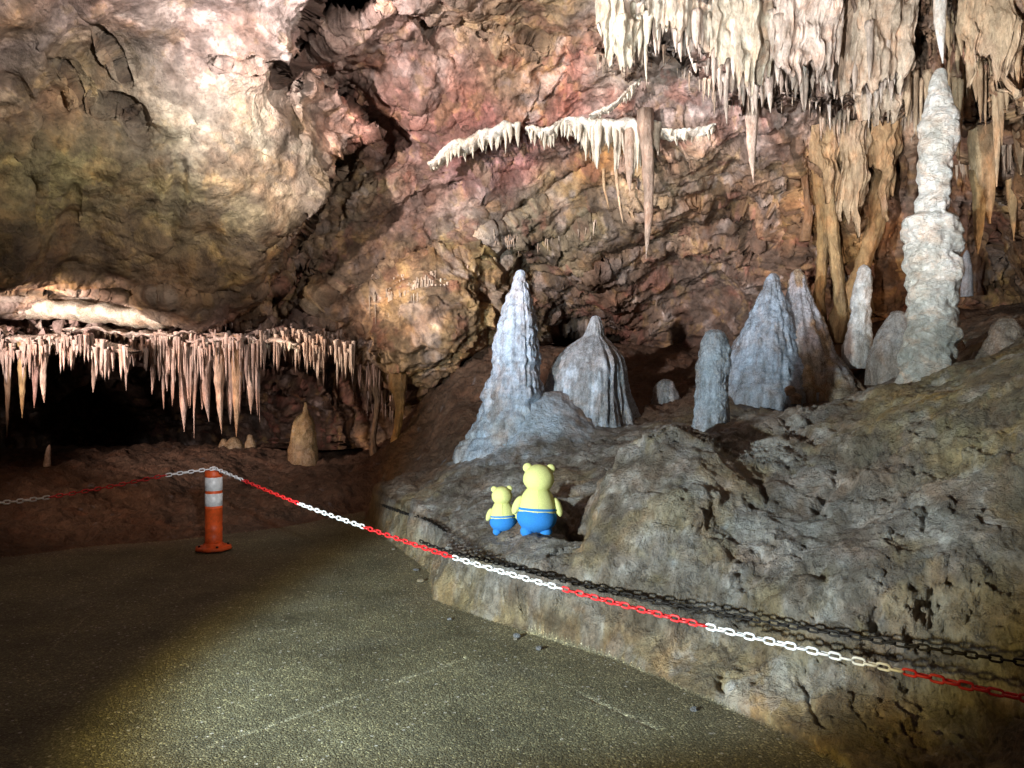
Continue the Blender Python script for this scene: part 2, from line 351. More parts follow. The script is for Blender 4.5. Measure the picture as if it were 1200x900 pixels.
# explicit cracks of the outcrop seen in the photograph
pxx = CX + F * PD[:, 0] / np.maximum(PD[:, 1], .3); pyy = CY + F * (CAMZ - PD[:, 2]) / np.maximum(PD[:, 1], .3)
qq = np.stack([pxx, pyy], 1)
wob = np.stack([fbm(PD, 5, 3, off=1.), fbm(PD, 5, 3, off=31.)], 1) * 15
for line, wd, dep in [([(848,828),(880,842),(930,862),(985,895)], 6, .06), ([(890,510),(915,500),(960,494)], 5, .06), ([(958,600),(968,572),(985,552)], 6, .09), ([(880,590),(900,578),(898,560)], 5, .06),
        ([(1068,540),(1066,580),(1090,620)], 4, .05), ([(1010,545),(1040,535),(1070,520),(1110,505)], 5, .06), ([(1150,500),(1178,455),(1195,440)], 6, .05), ([(935,640),(960,690),(940,740)], 5, .06),
        ([(1000,690),(1020,715),(1028,745)], 6, .07), ([(1092,660),(1093,720)], 5, .06), ([(845,790),(842,830)], 6, .06), ([(440,578),(480,572),(520,562)], 3, .05), ([(930,790),(950,830),(965,850)], 4, .05)]:
    near = (pxx > min(p[0] for p in line) - 40) & (pxx < max(p[0] for p in line) + 40) & (pyy > min(p[1] for p in line) - 40) & (pyy < max(p[1] for p in line) + 40) & off
    idx = np.where(near)[0]
    dd, t = poly_dist(qq[idx] + wob[idx], line)
    PD[idx] -= nrm[idx] * (.65 * dep * np.exp(-(dd / wd) ** 2) * np.clip(np.sin(np.pi * np.clip(t, .04, .96)) * 2.5, 0, 1))[:, None]

# mineral colours
def blendcol(base, fac, c): return base * (1 - fac[:, None]) + np.asarray(c) * fac[:, None]
n_a = fbm(PD, .9, 4, off=3.); n_b = fbm(PD, 2.4, 4, off=13.); n_c = fbm(PD, 5.5, 4, .6, 23.)
C = np.tile(np.array([.115, .066, .042]), (len(PD), 1))
C = blendcol(C, sstep(-.1, .5, n_b) * .6, (.17, .10, .065))
Cr = np.tile(np.array([.245, .235, .225]), (len(PD), 1))
Cr = blendcol(Cr, sstep(0, .5, n_a) * .6, (.25, .20, .15))
Cr = blendcol(Cr, sstep(.1, .6, n_b) * .6, (.40, .385, .37))
Cr = blendcol(Cr, sstep(.25, .6, n_c) * .5, (.52, .50, .47))
warm = sstep(1.5, 2.9, PD[:, 0] + .5 * n_a - .25 * (PD[:, 1] - 4)) * (1 - sstep(5.2, 6.5, PD[:, 1]))
Cr = blendcol(Cr, warm * .85, (.25, .20, .12)); Cr = blendcol(Cr, warm * sstep(.05, .4, n_b) * .8, (.34, .22, .075)); Cr = blendcol(Cr, warm * sstep(.1, .4, -n_c) * .6, (.20, .21, .15))
low = (1 - sstep(.05, .32, PD[:, 2])) * (1 - sstep(2, 4, PD[:, 0] * 0 + PD[:, 1] * 0))
Cr = blendcol(Cr, low * .75, (.36, .28, .16))
Cr = blendcol(Cr, (1 - face) * (1 - warm) * sstep(1.0, 1.2, PD[:, 2]) * .45, (.16, .13, .11))
topc = sstep(7.2, 8.0, PD[:, 1]); Cr = blendcol(Cr, topc * .4, (.2, .15, .12))
n_d = fbm(PD * np.array([1, 1, .7]), 3.0, 6, .66, 53.); n_e = ridged(PD, 2.2, 5, .6, 73.)
Cr = blendcol(Cr, sstep(.12, .42, n_d) * .55, (.46, .45, .43)); Cr = blendcol(Cr, sstep(.10, .40, -n_d) * .65, (.115, .10, .08))
Cr = blendcol(Cr, sstep(1.05, 1.5, n_e) * .5, (.10, .08, .06)); Cr = blendcol(Cr, sstep(.1, .45, fbm(PD, 1.4, 5, .6, 83.)) * .5, (.27, .22, .13))
lr = Cr.mean(1, keepdims=True); Cr = (lr + 1.3 * (Cr - lr)).clip(.02, .7)
C = C * (1 - rockish[:, None]) + Cr * rockish[:, None]
apr = np.clip(blob(PD[:, 0], PD[:, 1], .15, 7.72, .62, .42, 1.9) - .45 + .6 * n_c, 0, 1)
C = blendcol(C, apr, (.46, .55, .67))
Cp = np.tile(np.array([.138, .132, .086]), (len(PD), 1))
Cp = blendcol(Cp, sstep(-.2, .5, n_a) * .5, (.105, .098, .060)); Cp = blendcol(Cp, sstep(.1, .6, n_b) * .35, (.15, .148, .115))
Cp = blendcol(Cp, (1 - sstep(0, .35, dfoot)) * .35, (.25, .21, .14)); Cp = blendcol(Cp, (1 - sstep(0, .5, dfar)) * .5, (.12, .085, .06))
for line, w in [([P(245,872,3.16)[:2], P(430,812,3.69)[:2], P(545,772,4.15)[:2]], .012), ([P(655,800,3.81)[:2], P(770,852,3.32)[:2]], .012), ([P(120,705,5.2)[:2], P(60,760,4.3)[:2]], .006)]:
    ld, _ = poly_dist(PD[:, :2] + .02 * np.stack([n_c, n_b], 1), line)
    lw = np.exp(-(ld / w) ** 2) * np.clip(.7 + 1.0 * n_c, .1, 1)
    Cp = blendcol(Cp, lw * .8, (.32, .31, .23)); PD[:, 2] -= np.where(off, 0, .006 * lw)
C = np.where(off[:, None], C, Cp)
FQ = grid_faces(len(ty), len(tu))
fo = off[FQ].mean(1) > .5; fr = (rockish[FQ].mean(1) > .5) & fo
def sub_mesh(name, mask, mat):
    f = FQ[mask]; u, inv = np.unique(f, return_inverse=True)
    o = mesh_np(name, PD[u], inv.reshape(-1, 4), mat, C[u]); tag(o, kind='structure'); return o
sub_mesh('path', ~fo, M_path); sub_mesh('mud_floor', fo & ~fr, M_mud); sub_mesh('rock_outcrop', fr, M_out)

# ------------------------------------------------------------------ cave wall and roof: a shell round the chamber
_wp = [ (-250,-250,3.6),(100,-250,3.9),(400,-250,4.4),(700,-250,4.6),(1000,-250,4.6),(1300,-250,4.0),(1460,-100,4.5),
 (-250,0,4.6),(0,0,5.6),(100,0,6.0),(300,0,6.6),(430,0,7.6),(520,0,8.0),(640,0,8.0),(750,0,7.7),(900,0,7.4),(1000,0,7.4),(1100,0,7.3),(1200,0,6.6),(1400,50,5.6),
 (-250,150,5.2),(0,100,6.0),(0,200,6.3),(0,330,7.3),(100,100,6.5),(100,200,6.7),(100,300,7.4),(200,100,6.9),(200,200,7.0),(180,300,7.7),(250,150,7.1),(300,100,7.1),(320,200,7.6),(260,330,8.2),(330,280,8.4),(-250,300,6.2),
 (400,100,8.4),(450,180,9.1),(360,330,9.4),(420,280,9.6),(470,100,8.7),(550,60,8.8),(600,60,8.7),(550,120,9.2),(620,120,9.2),(560,220,9.8),(500,250,9.8),(700,60,8.4),(700,120,9.0),(780,100,8.5),(780,150,8.5),(850,130,8.4),
 (480,380,9.6),(540,370,9.8),(520,440,10.2),(430,360,9.8),(560,320,10.0),(600,290,10.2),(650,350,11.6),(700,290,10.4),(760,400,12.2),(690,400,12.5),(820,400,11.6),(850,340,11),(900,290,10),(700,220,9.9),(800,220,9.5),(880,200,9.1),(620,420,11.8),
 (950,300,9.4),(1000,250,9.0),(1000,320,9.2),(1050,350,9.4),(1060,250,8.9),(1130,300,9.6),(1130,200,8.4),(1130,120,7.6),(1200,300,8.0),(1200,150,7.0),(950,160,8.5),(950,80,7.8),(1050,100,7.8),(1050,160,8.6),(1400,250,6.5),(1200,400,8.6),(1100,400,9.6),(1400,400,7),
 (0,380,8.7),(100,380,9.0),(200,395,9.3),(300,395,9.7),(380,400,10.0),(430,420,10.2),(-250,380,7.4),
 (30,470,11.5),(100,480,13.5),(200,490,14.4),(300,480,13.8),(0,450,10.2),(-30,520,9.2),(360,460,12.4),(410,480,11.8),(200,545,14.6),(350,545,13.5),(-250,500,7.4),(450,500,11.2),(500,520,11),
 (650,470,12.3),(800,470,12),(950,440,10.5),(600,600,12.5),(900,600,11.5),(1200,500,9.2),(1400,600,7.4),(200,620,14.5),(-250,620,7.2)]
_wa = np.array(_wp, float)
_shell = rbf_fit(_wa[:, :2] / 100, _wa[:, 2], 0.02)
SLAB = [(-260,322),(-60,334),(0,340),(60,344),(120,350),(170,362),(210,374),(260,380),(300,362),(325,338),(345,300),(352,262),(372,222),(408,176),(440,150)]
def slab_side(q, wobble=None):
    """1 on the big hanging slab at upper left, 0 elsewhere"""
    poly = np.array(SLAB + [(440, 150), (400, 110), (350, 92), (335, 60), (352, 20), (372, -20), (372, -300), (-300, -300), (-300, 320)])
    d, t = poly_dist(q, np.array(SLAB + [(400, 110), (350, 92), (335, 60), (352, 20), (372, -20), (372, -300)]))
    return np.where(inside(q, poly), d, -d), t
def shell_depth(q):
    return _shell(q / 100.0)
def densify(a, b, step, outer):
    inn = np.arange(0 - 20, b + 20, step)
    return np.concatenate([np.arange(a, -20, outer), inn])
gx = np.concatenate([np.arange(-260, -20, 7.0), np.arange(-20, 1220, 1.3), np.arange(1220, 1460, 7.0)])
gy = np.concatenate([np.arange(-260, -16, 7.0), np.arange(-16, 540, 1.3), np.arange(540, 620, 5.0)])
GX, GY = np.meshgrid(gx, gy); q0 = np.stack([GX.ravel(), GY.ravel()], 1)
Y0 = shell_depth(q0)
P0 = np.column_stack([(q0[:, 0] - CX) / F * Y0, Y0, CAMZ - (q0[:, 1] - CY) / F * Y0])
wobn = np.stack([fbm(P0, 1.6, 4, .55, 1.), fbm(P0, 1.6, 4, .55, 41.)], 1)
qw = q0 + wobn * 8
ds, tsl = slab_side(qw)
slab = sstep(-5, 5, ds)
dep = np.zeros(len(q0))
lowpart = sstep(0.0, .38, .56 - tsl)
# slab stands forward of what is below it
dep += np.where(ds < 0, np.exp(-(-ds / 42.) ** 2) * .75 * sstep(.0, .5, tsl) + .45 * np.exp(-(ds / 30.) ** 2), 0)
dep += -.30 * np.exp(-(np.maximum(ds, 0) / 60.) ** 2) * slab
def fissure(poly_or_line, w, depth, closed=False):
    global dep
    if closed:
        qv = q0 + wobn * 5
        ins = inside(qv, poly_or_line); d, _ = poly_dist(qv, np.array(list(poly_or_line) + [poly_or_line[0]]))
        dep += np.where(ins, depth * sstep(0, w, d), 0)
    else:
        d, t = poly_dist(q0 + wobn * 7, poly_or_line)
        dep += depth * np.exp(-(d / w) ** 2) * np.clip(np.sin(np.pi * np.clip(t, .03, .97)) * 3, 0, 1)
fissure([(362,-30),(455,-30),(446,12),(425,28),(400,30),(385,45),(368,62),(352,84),(338,112),(326,100),(322,82),(342,55),(350,20)], 9, 1.8, True)
fissure([(330,90),(334,120),(345,150),(350,170)], 4, .30)
fissure([(455,0),(500,30),(522,48),(535,80)], 5, .18)
for ln, w, d in [([(75,0),(100,25),(125,50),(142,75),(150,100)], 3.0, .045), ([(40,45),(52,62),(65,75),(80,85),(92,105),(101,125)], 3.0, .045), ([(0,90),(22,95),(38,118),(60,112),(75,100)], 5, .06),
        ([(0,135),(35,128),(52,124),(80,118)], 10, .12), ([(52,140),(46,165),(40,190),(46,230)], 5, .09), ([(20,180),(42,215),(38,290)], 5, .08), ([(225,165),(232,148)], 7, .22), ([(150,128),(168,155),(195,164),(222,160)], 7, .12), ([(195,180),(212,190),(208,240),(200,290)], 9, .10), ([(110,122),(140,125),(155,135)], 8, .09),
        ([(85,210),(85,245),(80,290)], 6, .05), ([(250,70),(290,80),(318,78)], 3, .06), ([(255,195),(280,175),(312,180)], 5, .06), ([(305,290),(335,255),(352,235)], 5, .15), ([(262,392),(290,365),(312,340),(330,310),(345,280)], 13, .60),
        ([(338,318),(352,285),(366,250),(385,222),(412,178)], 12, .60), ([(545,0),(548,40),(552,60)], 5, .16), ([(552,38),(600,45),(640,60)], 4, .12), ([(480,115),(520,130),(545,150)], 4, .12), ([(560,270),(640,225),(700,180)], 6, .16), ([(560,290),(570,250),(560,230)], 5, .18),
        ([(460,250),(500,232),(560,200),(620,195)], 5, .15), ([(600,300),(680,260),(760,230)], 6, .15), ([(655,320),(740,285),(800,262),(880,250)], 7, .2), ([(800,230),(850,250),(900,290)], 5, .15), ([(400,340),(450,310),(520,290)], 6, .16), ([(360,375),(420,340),(480,310),(560,300)], 7, .16), ([(900,40),(940,20),(985,5)], 3, .08), ([(1030,50),(1060,35),(1090,20)], 3, .1)]:
    fissure(ln, w, d)
# niche mouths behind the tall stalagmite
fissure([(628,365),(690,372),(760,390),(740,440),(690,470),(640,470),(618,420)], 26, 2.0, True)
fissure([(565,210 + 60),(580,285),(575,305),(560,300)], 6, .5, True)
# the pale ledge that runs under the slab at the left, and the dark hollow below the dripstone
band = sstep(336, 350, q0[:, 1] + wobn[:, 1] * 6) * (1 - sstep(372, 384, q0[:, 1] + wobn[:, 1] * 8 - .02 * q0[:, 0]))
leftm = 1 - sstep(170, 330, q0[:, 0])
dep -= band * leftm * .25
shelfy = q0[:, 1] - (408 + 10 * np.sin(q0[:, 0] * .02 + 1)) + 16 * fbm(P0, 2.6, 3, off=50.)
shelf_on = (1 - sstep(330, 440, q0[:, 0]))
dep += sstep(-6, 16, shelfy) * .9 * shelf_on
dep -= (sstep(376, 386, q0[:, 1]) - sstep(-4, 6, shelfy)).clip(0) * .60 * shelf_on * (.75 + fbm(P0, 4, 3, off=9.))
# massive curtain at upper right: forward, with a hanging lower edge and vertical ribs
def tooth_edge(x, base):
    return base
ce = np.interp(q0[:, 0], [680,700,722,745,770,800,840,870,900,930,960,1000,1040,1060,1100,1140,1200,1300], [-30,30,62,70,40,50,78,108,104,96,110,104,98,110,120,130,120,100])
comb = np.abs(((q0[:, 0] * .085 + .9 * fbm(np.column_stack([q0[:, 0] * .02, q0[:, 0] * 0, q0[:, 0] * 0]), 1., 3)) % 1) - .5) * 2
cedge = q0[:, 1] - (ce + 22 * comb ** 1.5 + 12 * perlin(np.column_stack([q0[:, 0] * .045, q0[:, 0] * 0 + 3.3, q0[:, 0] * 0])))
cur = (1 - sstep(-3, 3, cedge)) * sstep(690, 712, q0[:, 0])
dep -= cur * .55
rib = ridged(np.column_stack([q0[:, 0] * .045, q0[:, 1] * .006, q0[:, 0] * 0]), 1.0, 4, .6, 4.)
dep -= cur * (rib * .16 + .10 * ridged(np.column_stack([q0[:, 0] * .11, q0[:, 1] * .010, q0[:, 0] * 0]), 1.0, 4, .6, 14.))
# second tier, right of the column, and the brown pillars below
tier = sstep(925, 945, q0[:, 0]) * sstep(150, 172, q0[:, 1] + (q0[:, 0] - 960) * .16) * (1 - sstep(330, 360, q0[:, 1]))
dep -= tier * ridged(np.column_stack([q0[:, 0] * .030, q0[:, 1] * .004, q0[:, 0] * 0]), 1.0, 4, .55, 7.) * .17
Yd = Y0 + dep
PS = np.column_stack([(q0[:, 0] - CX) / F * Yd, Yd, CAMZ - (q0[:, 1] - CY) / F * Yd])
gs = PS.reshape(len(gy), len(gx), 3); ns = grid_normals(gs).reshape(-1, 3)
tocam = np.array([0, 0, CAMZ]) - PS
ns *= np.sign((ns * tocam).sum(1))[:, None]
# strata direction (dips from upper right to lower left) for the middle wall
rot = np.array([[.93, 0, .36], [0, 1, 0], [-.36, 0, .93]])
PR = PS @ rot.T * np.array([.42, .8, 1.25])
wx = np.stack([fbm(PS, 1.7, 3, off=k * 9. + 2) for k in range(3)], 1)
smooth = slab * sstep(4, 40, ds)          # the slab's face is broad and smooth
band_s = band * leftm
strat = sstep(170, 250, q0[:, 1]) * sstep(330, 420, q0[:, 0]) * (1 - .6 * sstep(900, 960, q0[:, 0]))
rough = (1 - .95 * smooth) * (1 - .9 * band_s) * (.55 + .45 * sstep(-.25, .25, fbm(PS, .55, 2, off=77.)))
f1, e1, vid1 = facets(PR + .20 * wx, 1.5, 3.3)
f2, e2, vid = facets(PR * (1 + .0) + .12 * wx, 3.9, 1.1)
f3, e3, _u = facets(PS + .07 * wx, 8.0, 1.9)
k1_, k2_, _k, _d = worley(PS + .12 * wx, 4.6, 6.1)          # knobbly lumps of the red wall
knob = sstep(330, 380, q0[:, 0]) * (1 - sstep(560, 640, q0[:, 0])) * (1 - sstep(190, 260, q0[:, 1]))
pch = sstep(-.2, .3, fbm(PS, 1.0, 3, off=14.))
dn = fbm(PS, .75, 4, .5, 2.) * .22 + fbm(PS, 1.9, 3, .5, 5.) * .05
dn += (f1 * .10 + f2 * .038 * (.35 + pch) + f3 * .013 * pch) * rough * (1 - .35 * knob)
dn += -k1_ * .085 * knob
dn += ridged(PR + .08 * wx, 2.4, 6, .58, 1.) * .060 * (.35 + strat) * rough
dn += ridged(PS + .06 * wx, 3.3, 6, .58, 4.) * .026 * (.14 + rough)
kk = np.abs(fbm(PS + .06 * wx, 1.25, 5, .55, 12.))
dn += -np.exp(-(kk / .016) ** 2) * .075 * sstep(-.05, .3, fbm(PS, .8, 2, off=22.)) * (.25 + .75 * rough)
dn += fbm(PS, 9, 5, .62, 6.) * .014 * (.30 + rough)
dn += fbm(PS * np.array([.6, 1, 1.6]), 3.5, 4, .55, 16.) * .022 * smooth
PS2 = PS + ns * (dn * (1 - .7 * cur) * (1 - .4 * tier))[:, None]

def P2col(spec, q, base, pw=1.0):
    acc = np.tile(np.asarray(base) * .02, (len(q), 1)); ws = np.full(len(q), .02)
    for (x, y, rx, ry, c) in spec:
        w = np.exp(-((q[:, 0] - x) / rx) ** 2 - ((q[:, 1] - y) / ry) ** 2); acc += w[:, None] * np.asarray(c); ws += w
    return acc / ws[:, None]
cream, pinkw, ygreen, brown, red, mauve, ochre, grey, calc, dark, tan = (.50,.44,.35), (.52,.42,.37), (.30,.26,.12), (.19,.125,.07), (.34,.165,.125), (.31,.205,.205), (.38,.24,.095), (.29,.26,.235), (.62,.57,.50), (.075,.05,.035), (.40,.30,.20)
zones = [(250,40,120,70,pinkw),(180,100,90,60,cream),(300,140,70,60,cream),(230,140,50,40,(.46,.44,.33)),(320,170,40,30,(.42,.44,.28)),(60,30,70,50,pinkw),(90,70,30,30,ochre),(100,90,50,40,ygreen),(20,15,25,20,ochre),(30,110,60,40,tan),
 (60,200,110,60,ygreen),(150,230,90,60,(.32,.27,.14)),(100,300,130,40,brown),(200,300,100,50,(.24,.16,.075)),(30,290,60,50,(.26,.17,.07)),(270,240,60,50,(.36,.31,.19)),(250,350,90,30,brown),(280,200,24,20,(.33,.19,.10)),
 (380,120,60,60,(.42,.29,.22)),(440,60,50,60,(.47,.34,.28)),(480,90,55,45,red),(430,150,60,50,(.38,.20,.16)),(510,60,30,40,(.45,.36,.30)),(540,140,40,40,red),(420,210,45,40,(.36,.31,.18)),(350,250,40,50,(.24,.17,.11)),(580,20,60,40,tan),(600,80,50,35,(.33,.24,.16)),(650,30,50,40,(.30,.24,.13)),(660,100,40,40,red),(690,70,30,40,(.36,.15,.12)),
 (560,190,90,30,mauve),(480,230,70,50,(.30,.20,.16)),(600,190,50,25,(.36,.18,.15)),(620,240,80,30,(.33,.26,.19)),(700,200,60,30,ochre),(560,270,40,30,grey),(550,300,20,25,(.45,.32,.05)),(650,260,60,40,(.30,.28,.17)),(740,250,80,30,(.26,.20,.14)),(800,190,70,30,tan),(830,230,60,40,(.29,.18,.10)),(780,210,40,20,cream),(800,120,70,30,(.42,.35,.33)),(780,90,60,30,(.33,.26,.2)),
 (480,370,80,50,(.52,.38,.22)),(520,330,50,30,(.40,.28,.16)),(440,340,50,40,(.33,.23,.15)),(560,380,40,50,(.46,.33,.16)),(500,440,60,40,(.40,.29,.18)),(700,320,70,50,(.19,.13,.09)),(760,400,120,60,(.10,.065,.045)),(660,400,40,50,(.10,.065,.045)),(850,350,80,60,(.20,.15,.12)),(900,260,60,60,(.21,.14,.10)),  # darkest browns put the central recess's shade into the rock colour
 (760,30,60,50,calc),(830,60,60,50,calc),(900,60,60,60,(.60,.52,.44)),(980,60,60,70,(.62,.52,.44)),(720,50,30,50,(.56,.52,.40)),(900,150,60,40,(.40,.30,.26)),(1040,30,50,40,tan),(1060,110,60,50,(.50,.38,.28)),(1150,60,70,80,(.48,.34,.22)),(950,150,30,20,grey),(1010,150,30,20,(.30,.22,.17)),
 (980,240,60,60,(.40,.24,.10)),(1050,260,60,60,(.30,.16,.08)),(1000,360,70,40,(.22,.11,.05)),(1150,250,60,60,(.26,.14,.085)),(1190,330,50,50,(.28,.18,.09)),(1190,180,40,60,(.44,.30,.16)),(1120,360,60,50,(.2,.11,.06)),
 (60,362,110,16,(.74,.69,.58)),(180,370,50,11,(.72,.66,.56)),(60,398,90,20,(.62,.47,.41)),(180,395,70,14,(.60,.44,.38)),(300,392,90,18,(.58,.45,.41)),(280,375,60,10,(.50,.32,.25)),(390,400,50,25,(.36,.24,.16)),
 (120,480,160,50,dark),(300,480,90,50,dark),(390,470,50,40,(.15,.105,.075)),(10,480,40,50,(.22,.14,.09)),(450,480,40,30,(.32,.22,.13))]  # dark zones paint the unlit depth of the left hollow
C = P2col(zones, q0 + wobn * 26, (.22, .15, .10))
m1 = fbm(PS, 1.5, 5, .6, 33.); m2 = fbm(PS, 4.2, 5, .62, 63.); m3 = fbm(PS, 2.3, 4, .6, 93.)
C = C * (1 + .55 * m1 + .45 * m2)[:, None].clip(.45, 1.8)
C = blendcol(C, sstep(.22, .55, m3) * .55 * rough, (.52, .45, .40))
C = blendcol(C, sstep(.25, .5, -m3) * .5 * rough, (.30, .13, .10))
C = blendcol(C, sstep(.28, .55, m2) * .35, (.40, .27, .10))
cell = (vid % 17) / 17.0
C = C * (.86 + .28 * cell * rough + .14 * (1 - rough))[:, None]
stain = sstep(.30, .5, ridged(PS, 1.9, 4, .55, 70.) - .55)
C = blendcol(C, stain * .5, (.085, .06, .045))
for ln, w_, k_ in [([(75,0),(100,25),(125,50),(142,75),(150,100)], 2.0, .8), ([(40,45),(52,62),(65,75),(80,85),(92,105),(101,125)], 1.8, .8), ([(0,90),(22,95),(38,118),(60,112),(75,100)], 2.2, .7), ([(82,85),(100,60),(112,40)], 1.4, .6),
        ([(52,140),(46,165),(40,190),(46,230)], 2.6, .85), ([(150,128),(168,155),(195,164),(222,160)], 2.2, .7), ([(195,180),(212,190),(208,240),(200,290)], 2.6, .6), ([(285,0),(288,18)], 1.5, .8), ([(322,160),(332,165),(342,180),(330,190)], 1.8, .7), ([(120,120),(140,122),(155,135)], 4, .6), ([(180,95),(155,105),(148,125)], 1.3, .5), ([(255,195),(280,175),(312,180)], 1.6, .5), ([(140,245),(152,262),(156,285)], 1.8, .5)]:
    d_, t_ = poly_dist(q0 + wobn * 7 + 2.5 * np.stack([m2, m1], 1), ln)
    C = blendcol(C, k_ * np.exp(-(d_ / w_) ** 2) * np.clip(.7 + 1.2 * m3, .1, 1), (.07, .05, .035))  # shade of the cracks painted as dark lines over shallow cuts
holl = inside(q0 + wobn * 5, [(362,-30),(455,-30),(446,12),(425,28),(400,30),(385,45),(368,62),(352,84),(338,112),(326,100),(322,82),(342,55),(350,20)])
C = blendcol(C, holl * .85, (.06, .035, .025))  # shade inside the top fissure, painted into its colour
lum = C.mean(1, keepdims=True); C = (lum + 1.14 * (C - lum)) * np.array([1.0, .965, 1.02])
C = C * (.92 + .30 * np.clip(fbm(PS, 6.5, 5, .65, 43.), -1, 1))[:, None]
C = C.clip(.012, .82)
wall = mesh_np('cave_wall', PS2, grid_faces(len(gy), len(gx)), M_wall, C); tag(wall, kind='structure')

def wall_Y(px, py):
    """distance of the finished shell at a picture point"""
    r = int(np.clip(np.searchsorted(gy, py), 0, len(gy) - 1)); c = int(np.clip(np.searchsorted(gx, px), 0, len(gx) - 1))
    return float(PS2[r * len(gx) + c][1])

ang_ = np.linspace(0, 2 * math.pi, 48, endpoint=False); wr = 1 + .25 * np.sin(3 * ang_ + 1) + .12 * np.sin(7 * ang_)
wv = np.vstack([np.column_stack([-2.55 + 1.5 * wr * np.cos(ang_), 12.2 + 1.2 * wr * np.sin(ang_), np.full(48, .57)]), np.column_stack([-2.55 + .3 * np.cos(ang_), 12.2 + .3 * np.sin(ang_), np.full(48, .57)])])
pool = mesh_np('pool', wv, grid_faces(2, 48, True), M_water); tag(pool, kind='structure')

# ------------------------------------------------------------------ dripstone builders
_seed = [0]
def tube_mesh(cent, rad, seg, mat, col, flute=0.0, lumps=0.12, fs=7, name='stalactite', terr=0.0, parent=None, rsquash=1.0, detail=0.0):
    """swept body along centre points (n,3) with radii (n,), knobbly and closed"""
    _seed[0] += 1; off = _seed[0] * 3.71
    n = len(cent); a = np.linspace(0, 2 * math.pi, seg, endpoint=False)
    ca, sa = np.cos(a), np.sin(a)
    cent = np.asarray(cent, float); rad = np.asarray(rad, float)
    Xr = cent[:, None, 0] + rad[:, None] * ca[None]; Yr = cent[:, None, 1] + rad[:, None] * sa[None] * rsquash
    Zr = np.repeat(cent[:, 2][:, None], seg, 1)
    p = np.stack([Xr, Yr, Zr], -1).reshape(-1, 3)
    R = np.repeat(rad, seg); ang = np.tile(a, n)
    rel = p - np.repeat(cent, seg, 0)
    nsc = 1.0 / max(rad.max(), .015)
    k = 1 + lumps * fbm(p * nsc * .55, 1.0, 3, .55, off)
    if flute: k += flute * ridged(np.column_stack([np.cos(ang) * fs * .35, np.sin(ang) * fs * .35, p[:, 2] * .7]), 1.0, 3, .6, off)
    if terr: k += terr * np.abs(np.sin(p[:, 2] * 19 + 2.4 * fbm(p, 3.0, 3, .5, off))) 
    if detail: k += (detail * .45 * ridged(p, 7.0, 5, .62, off) + detail * .35 * fbm(p * np.array([1, 1, .6]), 20.0, 3, .6, off)) / np.maximum(R, .05) * .5
    k = k / np.maximum(np.convolve(np.pad(k.reshape(n, seg).mean(1), 6, mode='edge'), np.ones(13) / 13, 'valid').repeat(seg), .4)
    p = np.repeat(cent, seg, 0) + rel * np.stack([k, k, np.ones_like(k)], -1)
    f = grid_faces(n, seg, True)
    # caps as fans of degenerate-free quads: add centre verts
    top = len(p); p = np.vstack([p, cent[0] , cent[-1]])
    i = np.arange(seg); j = (i + 1) % seg
    tri = np.concatenate([np.stack([np.full(seg, top), j, i], 1), np.stack([np.full(seg, top + 1), (n - 1) * seg + i, (n - 1) * seg + j], 1)])
    base = cent[0].copy() if cent[0][2] < cent[-1][2] else cent[0].copy()
    me = bpy.data.meshes.new(name)
    p0 = p - base
    me.from_pydata([tuple(x) for x in p0], [], [tuple(x) for x in f] + [tuple(x) for x in tri]); me.update()
    me.polygons.foreach_set('use_smooth', np.ones(len(me.polygons), bool))
    t = np.concatenate([np.repeat(np.linspace(0, 1, n), seg), [0, 1]])
    if callable(col): cc = col(t, p, off)
    else: cc = np.tile(np.asarray(col), (len(p), 1)) * (1 + .18 * fbm(p, 6, 3, .5, off))[:, None]
    at = me.color_attributes.new('Col', 'FLOAT_COLOR', 'POINT'); c4 = np.ones((len(p), 4), np.float32); c4[:, :3] = np.clip(cc, .01, .85)
    at.data.foreach_set('color', c4.ravel())
    me.materials.append(mat)
    o = bpy.data.objects.new(name, me); COL.objects.link(o); o.location = base
    if parent is not None:
        o.parent = parent; o.location = Vector(base) - parent.location
    return o
def stalactite(px, pt, pb, hw, Y=None, col=(.50, .40, .33), lean=0.0, parent=None, blunt=.22, name='stalactite', embed=.04, fwd=.10, seg=9, rings=13, mat=None, lumps=.16, flute=0.0):
    if Y is None: Y = wall_Y(px, pt) - fwd
    a = P(px, pt, Y); b = P(px + lean, pb, Y); r = hw / F * Y
    t = np.linspace(0, 1, rings)
    tp = random.uniform(2.2, 5.0)
    prof = np.clip(1 - t ** tp, 0, 1) ** .9 * (1 - .30 * t) * (1 + .22 * np.exp(-t / .08)); prof[-1] = .08
    cent = a[None] + (b - a)[None] * t[:, None]
    wx = random.uniform(-.5, .5) * r
    cent[:, 0] += wx * np.sin(t * 3.1) ; cent[:, 1] += (1 - t) ** 3 * .02
    up = a + np.array([0, embed * .25, embed]); cent = np.vstack([up, cent]); rr = np.concatenate([[r * 1.25], r * prof])
    return tube_mesh(cent, rr, seg, mat or M_stal, col, flute, lumps, 7, name, parent=parent)
def pillar(px, pt, pb, hw, Y, col, lean=0.0, foot=.5):
    """dripstone grown together from roof and floor: flared at both ends"""
    a = P(px, pt, Y); b = P(px + lean, pb, Y); r = hw / F * Y; n = 60; t = np.linspace(0, 1, n)
    rad = r * (.62 + .7 * np.exp(-t / .10) + .22 * (1 - t) + foot * np.exp(-(1 - t) / .05))
    cent = a[None] + (b - a)[None] * t[:, None]; cent[:, 0] += r * .5 * np.sin(t * 5 + px)
    up = a + np.array([0, .15, .25]); dn_ = b - np.array([0, -.05, .3])
    return tube_mesh(np.vstack([up, cent, dn_]), np.concatenate([[rad[0] * 1.2], rad, [rad[-1] * 1.2]]), 30, M_stal, col, .22, .30, 9, 'pillar', detail=.05)
